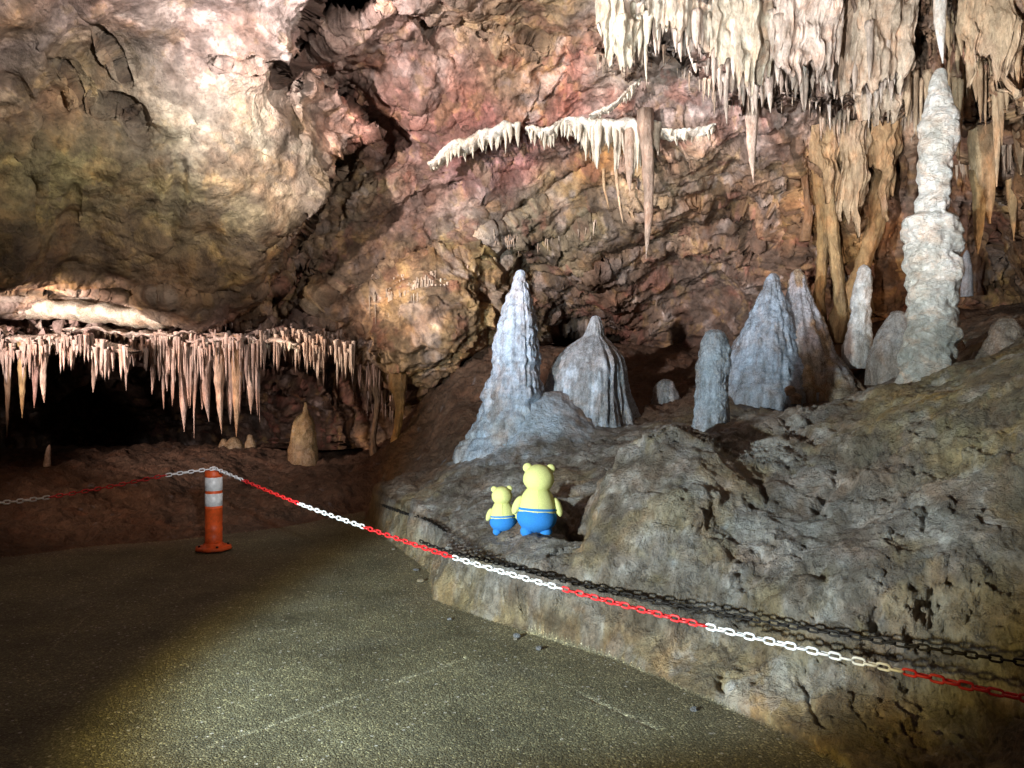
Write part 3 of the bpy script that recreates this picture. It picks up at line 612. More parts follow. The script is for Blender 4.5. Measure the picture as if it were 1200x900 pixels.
def stalag(pts, Y, col, name='stalagmite', seg=110, rings=210, mat=None, embed=.25, **kw):
    """pts: (py, px centre, half width) from the tip down to the foot"""
    pts = sorted(pts); py = np.linspace(pts[0][0], pts[-1][0], rings)
    a = np.array(pts, float)
    cx = np.interp(py, a[:, 0], a[:, 1]); hw = np.interp(py, a[:, 0], a[:, 2])
    ker = np.array([1, 2, 3, 2, 1]) / 9.
    hw2 = np.convolve(np.pad(hw, 2, mode='edge'), ker, 'valid'); hw2[:2] = hw[:2]
    cent = np.array([P(x, y, Y) for x, y in zip(cx, py)]); r = hw2 / F * Y
    low = cent[-1] - np.array([0, 0, embed]); cent = np.vstack([cent, low])[::-1]; r = np.concatenate([r, [r[-1] * 1.08]])[::-1]
    r[-1] = max(r[-1] * .4, .004)
    return tube_mesh(cent, r, seg, mat or M_calc, col, name=name, **kw)

# ------------------------------------------------------------------ stalagmites
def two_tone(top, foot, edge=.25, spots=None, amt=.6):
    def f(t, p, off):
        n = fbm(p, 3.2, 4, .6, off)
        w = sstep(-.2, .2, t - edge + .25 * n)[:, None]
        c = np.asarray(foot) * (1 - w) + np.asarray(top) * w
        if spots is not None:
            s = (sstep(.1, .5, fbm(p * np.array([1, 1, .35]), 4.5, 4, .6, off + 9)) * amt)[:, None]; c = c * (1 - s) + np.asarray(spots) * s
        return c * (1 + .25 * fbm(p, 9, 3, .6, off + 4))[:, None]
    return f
ice = (.37, .45, .57)
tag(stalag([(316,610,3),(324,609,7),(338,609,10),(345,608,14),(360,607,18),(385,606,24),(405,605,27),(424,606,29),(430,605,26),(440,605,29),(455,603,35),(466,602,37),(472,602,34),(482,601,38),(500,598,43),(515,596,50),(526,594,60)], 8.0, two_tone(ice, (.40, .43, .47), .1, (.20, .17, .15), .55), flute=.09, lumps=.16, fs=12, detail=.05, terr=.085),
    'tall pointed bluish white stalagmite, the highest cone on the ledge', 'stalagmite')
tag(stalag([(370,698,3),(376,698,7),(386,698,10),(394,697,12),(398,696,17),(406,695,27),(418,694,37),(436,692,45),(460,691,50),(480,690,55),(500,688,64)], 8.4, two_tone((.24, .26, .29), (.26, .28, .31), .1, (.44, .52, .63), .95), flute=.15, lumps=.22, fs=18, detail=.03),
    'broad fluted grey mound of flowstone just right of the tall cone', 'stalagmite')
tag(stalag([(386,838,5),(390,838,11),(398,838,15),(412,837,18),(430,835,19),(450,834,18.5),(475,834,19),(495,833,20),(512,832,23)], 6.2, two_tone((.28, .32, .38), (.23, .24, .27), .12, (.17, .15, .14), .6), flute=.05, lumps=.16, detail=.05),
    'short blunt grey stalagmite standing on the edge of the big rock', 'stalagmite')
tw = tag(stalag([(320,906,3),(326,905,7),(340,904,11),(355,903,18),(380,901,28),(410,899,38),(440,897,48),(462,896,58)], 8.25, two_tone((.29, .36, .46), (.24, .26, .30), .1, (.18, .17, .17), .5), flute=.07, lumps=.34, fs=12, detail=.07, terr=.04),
    'grey blue cone stalagmite, the left peak of the joined pair', 'stalagmite')
tag(stalag([(315,935,3),(322,935,8),(335,936,11),(355,938,16),(385,941,26),(415,944,35),(445,947,47),(462,948,54)], 8.3, two_tone((.32, .33, .38), (.24, .19, .14), .35, (.26, .17, .08), .8), flute=.07, lumps=.34, fs=12, detail=.07, terr=.04),
    'cone stalagmite with a brown right flank, the right peak of the joined pair', 'stalagmite')
tag(stalag([(80,1101,3),(84,1101,7),(100,1100,10),(112,1100,12),(128,1101,16),(138,1102,19),(148,1102,21),(165,1102,22),(178,1100,20),(195,1098,18),(208,1097,19),(225,1096,17.5),(240,1095,17.5),(251,1094,17),(254,1092,27),(262,1092,29),(280,1093,30),(298,1094,28),(320,1093,29),(345,1091,28),(370,1090,27),(395,1089,28),(420,1088,28),(440,1087,29),(456,1087,32)], 6.0,
    two_tone((.80, .79, .76), (.64, .62, .57), .35, (.58, .53, .44), .3), mat=M_whitecol, rings=260, seg=84, lumps=.42, terr=.20, detail=.05),
    'tall knobbly white dripstone column at the right, reaching for the roof', 'stalagmite')
tag(stalactite(1105, -40, 74, 9, 6.0, (.80, .78, .75), embed=.9, rings=24, seg=20), 'slim white stalactite hanging exactly above the tall white column', 'stalactite')
tag(stalag([(310,1012,3),(316,1012,7),(330,1011,10),(350,1009,11),(370,1008,11),(388,1006,13),(405,1004,17)], 8.25, two_tone((.60, .62, .64), (.5, .46, .42), .1), lumps=.25, detail=.06, seg=40, rings=60), 'small icy white stalagmite under the leaning brown pillar', 'stalagmite')
tag(stalag([(364,1052,4),(370,1052,11),(385,1050,17),(400,1048,22),(422,1046,28)], 7.6, two_tone((.36, .35, .35), (.3, .26, .23), .2), lumps=.2, flute=.06, detail=.05, seg=44, rings=50), 'low pale dome of flowstone left of the white column foot', 'stalagmite')
tag(stalag([(372,1180,6),(376,1180,13),(386,1179,18),(400,1178,21),(418,1177,25)], 6.0, two_tone((.26, .20, .16), (.22, .17, .14), .2), lumps=.16, detail=.05, seg=44, rings=50), 'stubby brown stalagmite on the crest at the right edge', 'stalagmite')
tag(stalag([(397,1121,3),(400,1121,7),(408,1121,10),(420,1120,12),(430,1120,13)], 6.7, two_tone((.42, .33, .27), (.3, .2, .14), .2), lumps=.2, seg=28, rings=30), 'small rounded pinkish knob right of the white column foot', 'stalagmite')
tag(stalag([(444,780,3),(448,780,9),(458,780,14),(470,780,17),(480,780,19)], 9.0, two_tone((.26, .25, .26), (.2, .17, .15), .2), lumps=.15, detail=.05, seg=36, rings=40), 'low grey dome stalagmite right of the fluted mound', 'stalagmite')
tag(stalag([(471,358,1.5),(478,358,3),(484,358,4),(488,356,9),(498,356,13),(515,356,15),(532,356,17)], 10.6, two_tone((.34, .23, .11), (.26, .17, .09), .2), lumps=.25, detail=.05, seg=36, rings=50), 'brown stalagmite with a thin spike on top on the far mud bank', 'stalagmite')
for py0, px, hw, h, lb in [(512, 274, 11, 16, 'low tan dripstone knob under the hanging cluster, left one of three'), (509, 293, 6, 20, 'narrow tan dripstone knob under the hanging cluster, right one of three'), (514, 262, 6, 12, 'tiny tan dripstone lump under the hanging cluster, outermost of three')]:
    tag(stalag([(py0, px, 2), (py0 + 3, px, hw * .6), (py0 + h * .6, px, hw), (py0 + h, px, hw * 1.15)], 11.3, two_tone((.27, .19, .11), (.2, .14, .09), .2), lumps=.25, seg=24, rings=20), lb, 'stalagmite')
tag(stalag([(521,58,.8),(526,57,2.4),(534,56,3.2),(543,55,4)], 8.9, (.5, .36, .27), lumps=.2, seg=14, rings=16), 'small pale leaning stalagmite in the dark hollow at far left', 'stalagmite')
tag(stalag([(293,1133,1),(298,1133,3.5),(310,1133,5),(322,1133,6)], 8.7, (.42, .42, .46), lumps=.2, seg=18, rings=20), 'slim bluish stalagmite in the dark gap right of the white column', 'stalagmite')
for px, py, hw, lb in [(926, 457, 6.5, 'pale tan pebble on the floor below the joined cones, the upper of two'), (932, 466, 7.5, 'flat pale tan pebble on the floor below the joined cones, the lower of two')]:
    tag(stalag([(py - hw * .8, px, hw * .3), (py - hw * .5, px, hw * .8), (py, px, hw), (py + hw * .7, px, hw * .7)], 7.7, (.40, .29, .20), name='pebble', lumps=.35, seg=18, rings=12, embed=.02, mat=M_out), lb, 'pebble')

# ------------------------------------------------------------------ pillars and big stalactites, each one told apart
pk, wh, tn, og, br = (.50, .37, .31), (.66, .60, .55), (.46, .33, .21), (.48, .26, .085), (.30, .18, .09)
BIG = [ # px, top, tip, half width, Y, colour, lean, label
 (1166, 60, 262, 21, 7.0, (.50,.36,.22), -6, 'massive tan stalactite hanging at the right behind the white column'),
 (1150, 225, 298, 7, 7.0, (.48,.34,.18), -4, 'thin tan tail hanging from the tip of the massive right stalactite'),
 (1192, 40, 205, 14, 6.8, (.50,.37,.24), 4, 'thick tan stalactite at the right picture edge'),
 (1186, 160, 282, 9, 7.3, (.46,.32,.17), 2, 'orange tan dripstone hanging low at the right picture edge'),
 (1135, 70, 150, 9, 7.4, (.48,.34,.22), 0, 'shorter brown stalactite just right of the white column head'),
 (1121, 60, 135, 7, 7.6, (.46,.32,.2), 0, 'brown stalactite half hidden by the white column head'),
 (883, 112, 214, 8, 8.0, (.56,.44,.37), 0, 'long pale stalactite below the middle of the great curtain'),
 (757, 150, 303, 7.5, 8.3, (.38,.28,.22), 0, 'long straight brown stalactite hanging alone under the white shelf'),
 (738, 160, 225, 6, 8.6, (.44,.33,.26), 0, 'shorter brown stalactite beside the long straight one'),
 (722, 200, 262, 2, 8.9, (.62,.45,.30), 8, 'thin pale slanting straw under the white shelf'),
 (708, 218, 245, 1.6, 8.9, (.5,.34,.2), 6, 'short thin slanting straw left of the longer slanting straw'),
 (973, 80, 152, 3.4, 7.3, wh, 0, 'bright white icicle stalactite hanging below the great curtain'),
 (956, 82, 128, 4, 7.4, wh, 0, 'short white stalactite left of the bright icicle'),
 (960, 158, 322, 9, 8.6, (.42,.27,.12), 0, 'brown pillar, leftmost of the pillars right of centre'),
 (977, 165, 326, 9.5, 8.5, (.44,.30,.15), 2, 'smooth tan pillar, second of the pillars right of centre'),
 (998, 160, 250, 15, 8.5, (.42,.30,.19), 10, 'wide tan drapery tapering between the brown pillars'),
 (1030, 190, 322, 13, 8.5, (.42,.26,.12), -16, 'leaning tan pillar above the icy white stalagmite'),
 (1002, 255, 325, 10, 8.9, (.27,.22,.18), -2, 'dark grey pillar between the two tan pillars'),
 (945, 158, 206, 5, 8.6, (.34,.19,.10), 0, 'short dark brown stalactite at the left end of the pillars'),
 (465, 455, 528, 6.5, 9.6, (.46,.29,.14), 0, 'orange tan dripstone pillar at the foot of the yellow wall'),
 (440, 450, 520, 4.5, 10.2, (.32,.23,.14), 0, 'dim brown pillar left of the orange tan pillar'),
 # left cluster
 (216, 402, 506, 6, 9.0, pk, 0, 'long pale stalactite left of the thick hanging cluster'),
 (243, 396, 494, 6.5, 9.0, pk, 2, 'thick pinkish stalactite at the left of the hanging cluster'),
 (258, 396, 508, 7, 8.95, (.54,.40,.30), 2, 'thick stalactite with an orange tip in the hanging cluster'),
 (270, 400, 497, 5.5, 9.05, pk, 0, 'pale stalactite in the middle of the hanging cluster'),
 (277, 398, 512, 6.5, 8.9, (.56,.37,.22), 0, 'long stalactite with a broad orange tip in the hanging cluster'),
 (297, 402, 485, 6, 8.95, (.56,.44,.36), -3, 'pale spearhead stalactite at the right end of the hanging cluster'),
 (237, 400, 480, 4.5, 9.1, pk, 0, 'slim pinkish stalactite behind the left of the hanging cluster'),
 (202, 404, 476, 3.2, 9.1, pk, 0, 'slender stalactite just left of the long pale one'),
 (178, 406, 462, 3.6, 9.1, pk, 0, 'short pointed stalactite left of the slender ones'),
 (192, 405, 480, 2.6, 9.15, pk, 0, 'very thin stalactite between the short pointed and slender ones'),
 (52, 406, 472, 4.5, 8.5, (.54,.42,.34), 0, 'pointed pale stalactite under the left shelf'),
 (40, 406, 478, 4.5, 8.6, (.40,.25,.21), 0, 'reddish stalactite next to the pointed pale one at left'),
 (26, 406, 490, 5, 8.5, (.42,.30,.14), 0, 'ochre stalactite near the left picture edge'),
 (8, 406, 512, 4, 8.6, (.36,.24,.15), 0, 'long brown stalactite at the left picture edge'),
 (112, 406, 460, 4, 8.9, (.46,.34,.27), -3, 'crooked small stalactite in the middle of the dark hollow'),
 (148, 408, 458, 1.8, 9.0, pk, 0, 'lone straw stalactite over the dark hollow'),
]
for px, pt, pb, hw, Y, c, ln, lb in BIG:
    big = hw > 5
    if 'pillar' in lb and 'drapery' not in lb:
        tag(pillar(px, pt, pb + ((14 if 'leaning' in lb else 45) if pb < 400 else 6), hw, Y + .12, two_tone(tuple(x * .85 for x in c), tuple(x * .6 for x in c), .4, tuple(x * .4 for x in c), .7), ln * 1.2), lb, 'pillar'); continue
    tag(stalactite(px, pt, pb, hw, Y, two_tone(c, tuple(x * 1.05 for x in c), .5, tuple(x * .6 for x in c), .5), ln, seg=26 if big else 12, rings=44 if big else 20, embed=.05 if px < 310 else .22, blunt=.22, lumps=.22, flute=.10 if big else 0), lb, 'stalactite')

# ------------------------------------------------------------------ repeats: stalactites nothing tells apart
def row(n, x0, x1, ytop, ytip, hw, col, label, group, Y=None, fwd=.12, jit=.25, seg=8, rings=10):
    for k in range(n):
        px = x0 + (x1 - x0) * (k + random.uniform(.1, .9)) / n
        pt = ytop(px) + random.uniform(-6, 6) + 4 * math.sin(px * .05 + x0); pb = pt + ytip(px) * random.uniform(.35, 1.1) * (.82 + .42 * math.sin(px * .11 + x0) * math.sin(px * .037 + 2))
        c = np.array(col) * random.uniform(1 - jit, 1 + jit)
        y = (Y(px) if Y else None)
        o = stalactite(px, pt, pb, hw * random.uniform(.6, 1.25), y, tuple(c), random.uniform(-1.5, 1.5), seg=seg, rings=rings, fwd=fwd + random.uniform(-.05, .12))
        tag(o, label, 'stalactite', group)
cei = lambda xs, ys: (lambda x: float(np.interp(x, xs, ys)))
def front(y0, y1, d):
    return lambda x: min(wall_Y(x, y) for y in np.linspace(y0, y1, 5)) - d + random.uniform(-.06, .10)
row(46, 700, 1062, cei([700,830,1060], [-10,20,30]), cei([700,740,790,840,900,1060], [85,85,65,95,110,105]), 5.0, (.60,.50,.43), 'broad fluted stalactite in the upper body of the great hanging curtain', 'broad stalactites of the great curtain', Y=front(0, 70, .0), seg=16, rings=26)
row(50, 780, 1062, cei([790,830,870,900,960,1060], [15,30,55,60,50,60]), cei([790,880,960,1060], [45,62,70,60]), 4.4, (.64,.55,.49), 'pale pinkish stalactite in the front of the great hanging curtain', 'stalactites in front of the great curtain', Y=front(40, 90, .04), seg=10, rings=16)
row(46, 800, 1062, cei([820,870,900,960,1060], [75,95,90,80,90]), cei([820,880,960,1060], [35,52,50,50]), 3.2, (.50,.42,.36), 'slim stalactite in the lower fringe of the great hanging curtain', 'stalactites in the lower fringe of the great curtain', Y=front(70, 110, -.02), seg=9, rings=14)
row(18, 700, 790, cei([700,740,790], [0,20,10]), cei([700,740,790], [70,65,55]), 4.5, (.56,.52,.42), 'cream stalactite at the left end of the great hanging curtain', 'cream stalactites left in the great curtain', Y=front(0, 60, .05), seg=10, rings=16)
row(12, 1055, 1090, cei([1055,1090], [90,95]), cei([1055,1090], [55,60]), 4.0, (.46,.34,.23), 'tan stalactite just left of the white column head', 'tan stalactites left of the white column', Y=front(60, 120, .0))
row(20, 1108, 1200, cei([1110,1200], [10,0]), cei([1110,1200], [85,95]), 6.0, (.46,.33,.21), 'tan stalactite in the row at the upper right corner', 'tan stalactites in the upper right corner', Y=front(20, 100, .0), seg=10, rings=16)
row(16, 1112, 1204, cei([1112,1204], [60,50]), cei([1112,1204], [120,185]), 5.2, (.46,.33,.21), 'long tan stalactite hanging low behind the white column at right', 'long tan stalactites behind the white column', Y=front(60, 150, -.05), seg=10, rings=18)
row(12, 1128, 1165, cei([1128,1165], [185,185]), cei([1128,1165], [32,30]), 2.2, (.40,.27,.17), 'thin brown stalactite in the dark gap beside the white column', 'thin stalactites in the gap beside the column')
row(60, 150, 305, cei([150,200,300], [402,400,400]), cei([150,190,220,300], [45,75,95,90]), 2.9, (.54,.41,.35), 'thin pinkish stalactite hanging among the thick cluster at left', 'thin stalactites among the left cluster', Y=lambda x: 8.92 + random.uniform(-.12, .2), seg=9, rings=16)

# broad fluted curtains of flowstone inside the great hanging mass
def curtain(x0, x1, ytop, edge, Y, col, label, amp=16, fr=.16):
    m, n = 84, 40; off = x0 * .37
    xs = np.linspace(x0, x1, m); z0 = xs * 0
    wpx = xs + 7 * perlin(np.column_stack([xs * .05, z0 + off, z0]))
    rg = .6 * ridged(np.column_stack([wpx * fr * .22, z0, z0]), 1.0, 2, .5, off) + .5 * perlin(np.column_stack([wpx * .03, z0 + off, z0]))
    saw = np.clip(ridged(np.column_stack([wpx * .060, z0 + off, z0]), 1.0, 2, .6, off), -.4, 1.4)
    low = np.interp(xs, *edge) - 8 + amp * 1.1 * np.sign(saw) * np.abs(saw) ** 1.4 + 9 * perlin(np.column_stack([xs * .13, z0 + off, z0]))
    t = np.linspace(0, 1, n)[:, None]; V = []
    py = ytop + (low[None] - ytop) * t; px = np.repeat(xs[None], n, 0) + 3.5 * perlin(np.column_stack([(py * .03).ravel(), np.repeat(xs[None], n, 0).ravel() * .03, np.full(py.size, off)])).reshape(n, m)
    bul = fbm(np.column_stack([np.repeat(xs[None], n, 0).ravel() * .022, py.ravel() * .018, np.full(py.size, off)]), 1., 3, .5).reshape(n, m)
    Yf = Y - (.04 + .13 * rg[None] * (.3 + .7 * t)) - .16 * bul - .10 * np.sin(np.pi * np.linspace(0, 1, m))[None] + .16 * t ** 2
    Yf = Yf - (.022 * np.abs(perlin(np.column_stack([wpx * .19, z0 + off, z0]))) + .03 * ridged(np.column_stack([wpx * .085, z0 + off, z0]), 1., 2))[None]
    Fp = np.stack([(px - CX) / F * Y, Yf, CAMZ - (py - CY) / F * Y], -1)
    Bp = Fp[::-1].copy(); Bp[..., 1] += .04 + .25 * (1 - t[::-1])
    G = np.concatenate([Fp, Bp], 0); p = G.reshape(-1, 3)
    p[:, 1] += fbm(p * np.array([1.6, 1, .5]), 6, 5, .6, off) * .034; p[:, 0] += fbm(p, 7, 3, off=off + 5) * .015
    c0 = p[0].copy(); c = np.asarray(col) * (1 + .25 * fbm(p * np.array([1, 1, .25]), 6, 4, .6, off + 3))[:, None]
    c = blendcol(c, sstep(.15, .5, fbm(p, 3, 4, off=off + 8)) * .5, (.45, .31, .22))
    o = mesh_np('flowstone_curtain', p - c0, grid_faces(2 * n, m), M_stal, c.clip(.02, .8)); o.location = c0
    return tag(o, label, 'flowstone curtain')
def fy(x, y0, y1, d): return min(wall_Y(x + k, y) for y in np.linspace(y0, y1, 5) for k in (-12, 0, 12)) - d
curtain(698, 752, -24, ([698,715,735,752], [28,62,74,30]), fy(725, 0, 60, -.05), (.50,.46,.37), 'broad cream flowstone curtain at the left end of the great hanging mass')
curtain(755, 838, -24, ([755,790,838], [26,34,50]), fy(800, 0, 50, -.05), (.48,.43,.36), 'fluted flowstone curtain second from the left in the great hanging mass', 14)
curtain(832, 905, -24, ([832,860,885,905], [52,82,90,66]), fy(868, 0, 80, -.10), (.52,.47,.38), 'long greenish cream flowstone curtain in the middle of the great hanging mass', 20)
curtain(905, 985, -24, ([905,940,985], [56,74,66]), fy(945, 0, 80, -.05), (.62,.52,.46), 'brightest pinkish flowstone curtain above the white icicle', 20)
curtain(985, 1066, -24, ([985,1020,1066], [76,90,84]), fy(1025, 0, 90, -.05), (.52,.42,.33), 'tan flowstone curtain at the right end of the great hanging mass', 20)
curtain(1006, 1048, 100, ([1006,1026,1048], [128,146,132]), fy(1026, 100, 140, -.05), (.48,.38,.29), 'small drooping tan flowstone curtain under the right end of the great mass', 12)
curtain(950, 986, 148, ([950,965,986], [185,215,190]), fy(968, 160, 200, .0), (.40,.27,.15), 'brown flowstone curtain from which the tan pillars grow, leftmost of three', 26, .22)
curtain(982, 1018, 146, ([982,1002,1018], [200,245,200]), fy(1000, 160, 220, .0), (.42,.31,.20), 'pale brown tapering flowstone curtain between the tan pillars, middle of three', 30, .22)
curtain(1014, 1052, 144, ([1014,1032,1052], [185,225,180]), fy(1032, 160, 210, .0), (.36,.23,.12), 'dark brown flowstone curtain above the leaning pillar, rightmost of three', 26, .22)
curtain(1140, 1206, -20, ([1140,1170,1206], [60,84,60]), fy(1175, 0, 100, -.05), (.50,.37,.25), 'tan flowstone curtain at the upper right corner of the cave', 30)

# the tiniest straws that no one could pick apart: one mesh of fringe
def fringe(name, n, reg, col):
    V, Fc, Cc = [], [], []
    for k in range(n):
        x0, x1, f0, f1, ylen, hw, Yf, fw = reg[k % len(reg)]
        px = random.uniform(x0, x1)
        while random.random() > .5 + .5 * math.sin(px * .21 + k % len(reg)) * math.sin(px * .057 + 1): px = random.uniform(x0, x1)
        pt = np.interp(px, [x0, x1], [f0, f1]) + random.uniform(-8, 8) + 5 * math.sin(px * .045 + k % len(reg))
        Y = (wall_Y(px, pt) if Yf is None else Yf) - random.uniform(0, fw)
        a = P(px, pt - 4, Y); b = P(px + random.uniform(-1.5, 1.5), pt + ylen * (.25 + 1.25 * random.random() ** 2.2), Y); r = hw * random.uniform(.6, 1.2) / F * Y
        i0 = len(V)
        for tt, rr in ((0, 1.6), (.3, 1.0), (.7, .7)):
            c = a + (b - a) * tt
            for s in range(5):
                V.append((c[0] + r * rr * math.cos(s * 1.2566), c[1] + r * rr * math.sin(s * 1.2566), c[2]))
        V.append(tuple(b))
        for q in range(2):
            for s in range(5):
                Fc.append((i0 + q * 5 + s, i0 + q * 5 + (s + 1) % 5, i0 + q * 5 + 5 + (s + 1) % 5, i0 + q * 5 + 5 + s))
        for s in range(5): Fc.append((i0 + 10 + s, i0 + 10 + (s + 1) % 5, i0 + 15))
        c = np.array(col) * random.uniform(.7, 1.25); Cc += [tuple(c)] * 16
    me = bpy.data.meshes.new(name); me.from_pydata(V, [], Fc); me.update()
    me.polygons.foreach_set('use_smooth', np.ones(len(me.polygons), bool))
    at = me.color_attributes.new('Col', 'FLOAT_COLOR', 'POINT'); c4 = np.ones((len(V), 4), np.float32); c4[:, :3] = Cc; at.data.foreach_set('color', c4.ravel())
    me.materials.append(M_stal); o = bpy.data.objects.new(name, me); COL.objects.link(o); return o
tag(fringe('straw_fringe', 1100, [(0,150,398,402,14,1.3,None,.15),(0,150,404,408,26,1.9,8.5,.2),(300,415,398,406,30,2.0,9.1,.25),(165,310,402,400,30,1.6,8.95,.2),(400,475,418,440,28,1.8,None,.12),(200,345,384,380,12,1.2,None,.12),(150,400,398,400,16,1.2,9.4,.3),(380,470,445,470,22,1.1,None,.2)], (.52,.40,.34)), 'fringe of tiny straw stalactites along the left shelf', 'stalactites', kind='stuff')
tag(fringe('drip_fringe', 700, [(800,1060,95,110,22,1.8,7.9,.5),(700,800,60,70,14,1.4,None,.1),(950,1080,130,140,22,1.8,None,.15),(1120,1200,180,180,22,1.8,None,.15),(420,560,340,320,26,.9,None,.02),(560,700,282,270,10,.9,None,.02),(425,565,345,322,38,1.2,None,.015)], (.46,.36,.28)), 'fringe of tiny drips under the upper right curtain', 'stalactites', kind='stuff')

# ------------------------------------------------------------------ the white scalloped shelves across the middle of the wall
def shelf(line, Y, label, lens, hw, n, thick=.09, depth=.38, lipc=(.68, .64, .57)):
    line = np.array(line, float); d = np.concatenate([[0], np.cumsum(np.hypot(*np.diff(line, axis=0).T))])
    c0 = P(line[0][0], line[0][1], Y)
    root = empty('flowstone_shelf', c0, label, 'flowstone shelf')
    m = 90; s = np.linspace(0, d[-1], m); xs = np.interp(s, d, line[:, 0]); ys = np.interp(s, d, line[:, 1]) + 3.2 * perlin(np.column_stack([xs * .06, xs * 0 + Y, xs * 0])) + 1.6 * perlin(np.column_stack([xs * .19, xs * 0 + Y, xs * 0]))
    sec = 14; V = []
    for k in range(m):
        tt = k / (m - 1); c = P(xs[k], ys[k], Y); e = min(1, 6 * tt + .2, 6 * (1 - tt) + .2)
        for j in range(sec):
            a = 2 * math.pi * j / sec
            V.append((c[0], c[1] + depth * (.5 - .5 * math.cos(a)) * (1 if math.cos(a) < 0 else 1) - .03, c[2] + thick * e * math.sin(a) * (.8 if math.sin(a) > 0 else 1.0)))
    V = np.array(V); nn = fbm(V, 7, 3, .55, 3.); V += np.stack([nn * .015, fbm(V, 5, 3, off=8.) * .04, nn * .022], 1)
    col = np.array(lipc) * (1 + .2 * fbm(V, 6, 3, off=2.))[:, None]
    f = grid_faces(m, sec, True)
    mesh_np('lip', V - c0, f, M_calc, col.clip(0, .82), root)
    for k in range(n):
        ss = d[-1] * (k + random.uniform(.15, .85)) / n; x = float(np.interp(ss, d, line[:, 0])); y = float(np.interp(x, xs, ys)) if xs[-1] > xs[0] else float(np.interp(ss, d, line[:, 1]))
        ln = float(np.interp(x, *lens)) * random.choice((random.uniform(.35, .8), random.uniform(.7, 1.25)))
        c = np.array((.66, .59, .48)) * random.uniform(.75, 1.15)
        stalactite(x, y + 1, y + ln, hw * random.uniform(.5, 1.3), Y + random.uniform(-.02, .2), tuple(c), random.uniform(-1.5, 1.5), parent=root, name='drip', seg=8, rings=10, embed=.02, blunt=.45)
shelf([(-30,358),(40,359),(100,362),(150,367),(198,377)], fy(60, 352, 370, .02), 'smooth pale limestone ledge directly under the overhanging slab at the left edge', ([0, 200], [5, 5]), 1.2, 6, .125, .5, (.70, .65, .53))
shelf([(-20,400),(20,398),(60,396),(100,402),(135,408),(152,410)], 8.45, 'pinkish white flowstone shelf at the left edge over the dark hollow', ([0,80,150], [14,18,10]), 2.0, 60, .06, .40, (.56, .46, .40))
shelf([(182,404),(215,399),(250,397),(290,396),(325,399),(350,402)], 8.85, 'pinkish white flowstone shelf from which the thick left cluster hangs', ([182,350], [12,10]), 1.9, 54, .045, .40, (.58, .48, .43))
shelf([(60,386),(110,384),(150,390),(200,392),(230,386)], 8.75, 'narrow pale ledge just under the overhanging slab at left', ([60,230], [7,9]), 1.5, 40, .03, .3, (.56, .47, .41))
shelf([(503,190),(515,180),(535,168),(560,158),(585,150),(608,144)], 8.75, 'white scalloped flowstone shelf sloping up across the red wall, left one', ([500,520,560,610], [9,18,24,30]), 3.0, 44)
shelf([(616,150),(632,152),(648,148),(660,140)], 8.75, 'short white flowstone shelf hanging between the two longer ones', ([610,660], [20,20]), 2.6, 18, .05, .3)
shelf([(662,141),(690,143),(720,143),(750,146),(774,146)], 8.55, 'straight white flowstone shelf with the longest drips, right of the dark notch', ([660,680,700,740,775], [14,34,46,52,30]), 3.6, 52, .10, .5)
shelf([(776,152),(800,153),(822,152),(838,148)], 8.4, 'thin white flowstone shelf with stubby drips at the right end', ([776,838], [16,14]), 2.4, 22, .05, .3)
shelf([(690,136),(712,126),(735,108),(750,92)], 8.3, 'frosty narrow ledge of tiny drips rising towards the great curtain', ([690,750], [9,12]), 1.6, 30, .035, .2)

# ------------------------------------------------------------------ loose stones at the edge of the path
for k in range(8):
    q = FOOT[1] + 0; kk_ = random.uniform(1.2, 9.2); a_ = FOOT[int(kk_)]; b_ = FOOT[int(kk_) + 1]; q = a_ + (b_ - a_) * (kk_ % 1) + np.array([-random.uniform(.03, .22), -random.uniform(.02, .14)])
    r_ = random.uniform(.010, .028); n_ = 9; hs = np.linspace(-.3, .9, n_)
    cent = np.array([[q[0], q[1], r_ * h * .8] for h in hs]); rad = r_ * np.sqrt(np.clip(1 - ((hs - .2) / .75) ** 2, .02, 1))
    c_ = np.array(random.choice([(.34, .31, .26), (.24, .25, .27), (.40, .33, .22)]))
    tag(tube_mesh(cent, rad, 14, M_out, tuple(c_), 0, .55, name='loose_stone', rsquash=random.uniform(.6, 1.1)), 'small loose stone lying on the path along the foot of the rock', 'stone', 'loose stones along the foot of the rock')

# ------------------------------------------------------------------ roadside post in orange plastic
def lathe(prof, seg):
    V = []; 
    for r, z in prof:
        for k in range(seg): V.append((r * math.cos(2 * math.pi * k / seg), r * math.sin(2 * math.pi * k / seg), z))
    return np.array(V), grid_faces(len(prof), seg, True)
PX, PYY = -2.69, 6.85
post = empty('traffic_post', (PX, PYY, .012), 'orange flexible bollard with two white bands holding up the chain', 'bollard')
v, f = lathe([(.0, 0), (.155, 0), (.165, .006), (.162, .022), (.14, .030), (.10, .036), (.086, .055), (.078, .06), (.0, .06)], 8)
mesh_np('base', v, f, M_orange, parent=post, smooth=False)
v, f = lathe([(.066, .05), (.074, .07), (.075, .12), (.073, .125), (.073, .16), (.075, .165), (.075, .20), (.073, .205), (.073, .24), (.075, .245), (.075, .37), (.077, .372), (.077, .378), (.0735, .38), (.0735, .655), (.077, .657), (.077, .665), (.075, .70), (.068, .712), (.05, .716), (.0, .716)], 40)
mesh_np('tube', v, f, M_orange, parent=post)
for z0, z1 in ((.392, .505), (.530, .650)):
    v, f = lathe([(.0738, z0), (.0755, z0 + .001), (.0755, z1 - .001), (.0738, z1)], 40); mesh_np('reflective_band', v, f, M_band, parent=post)
v, f = lathe([(.02, .71), (.022, .735), (.012, .745), (0, .746)], 16); mesh_np('chain_hook', v, f, M_white, parent=post)
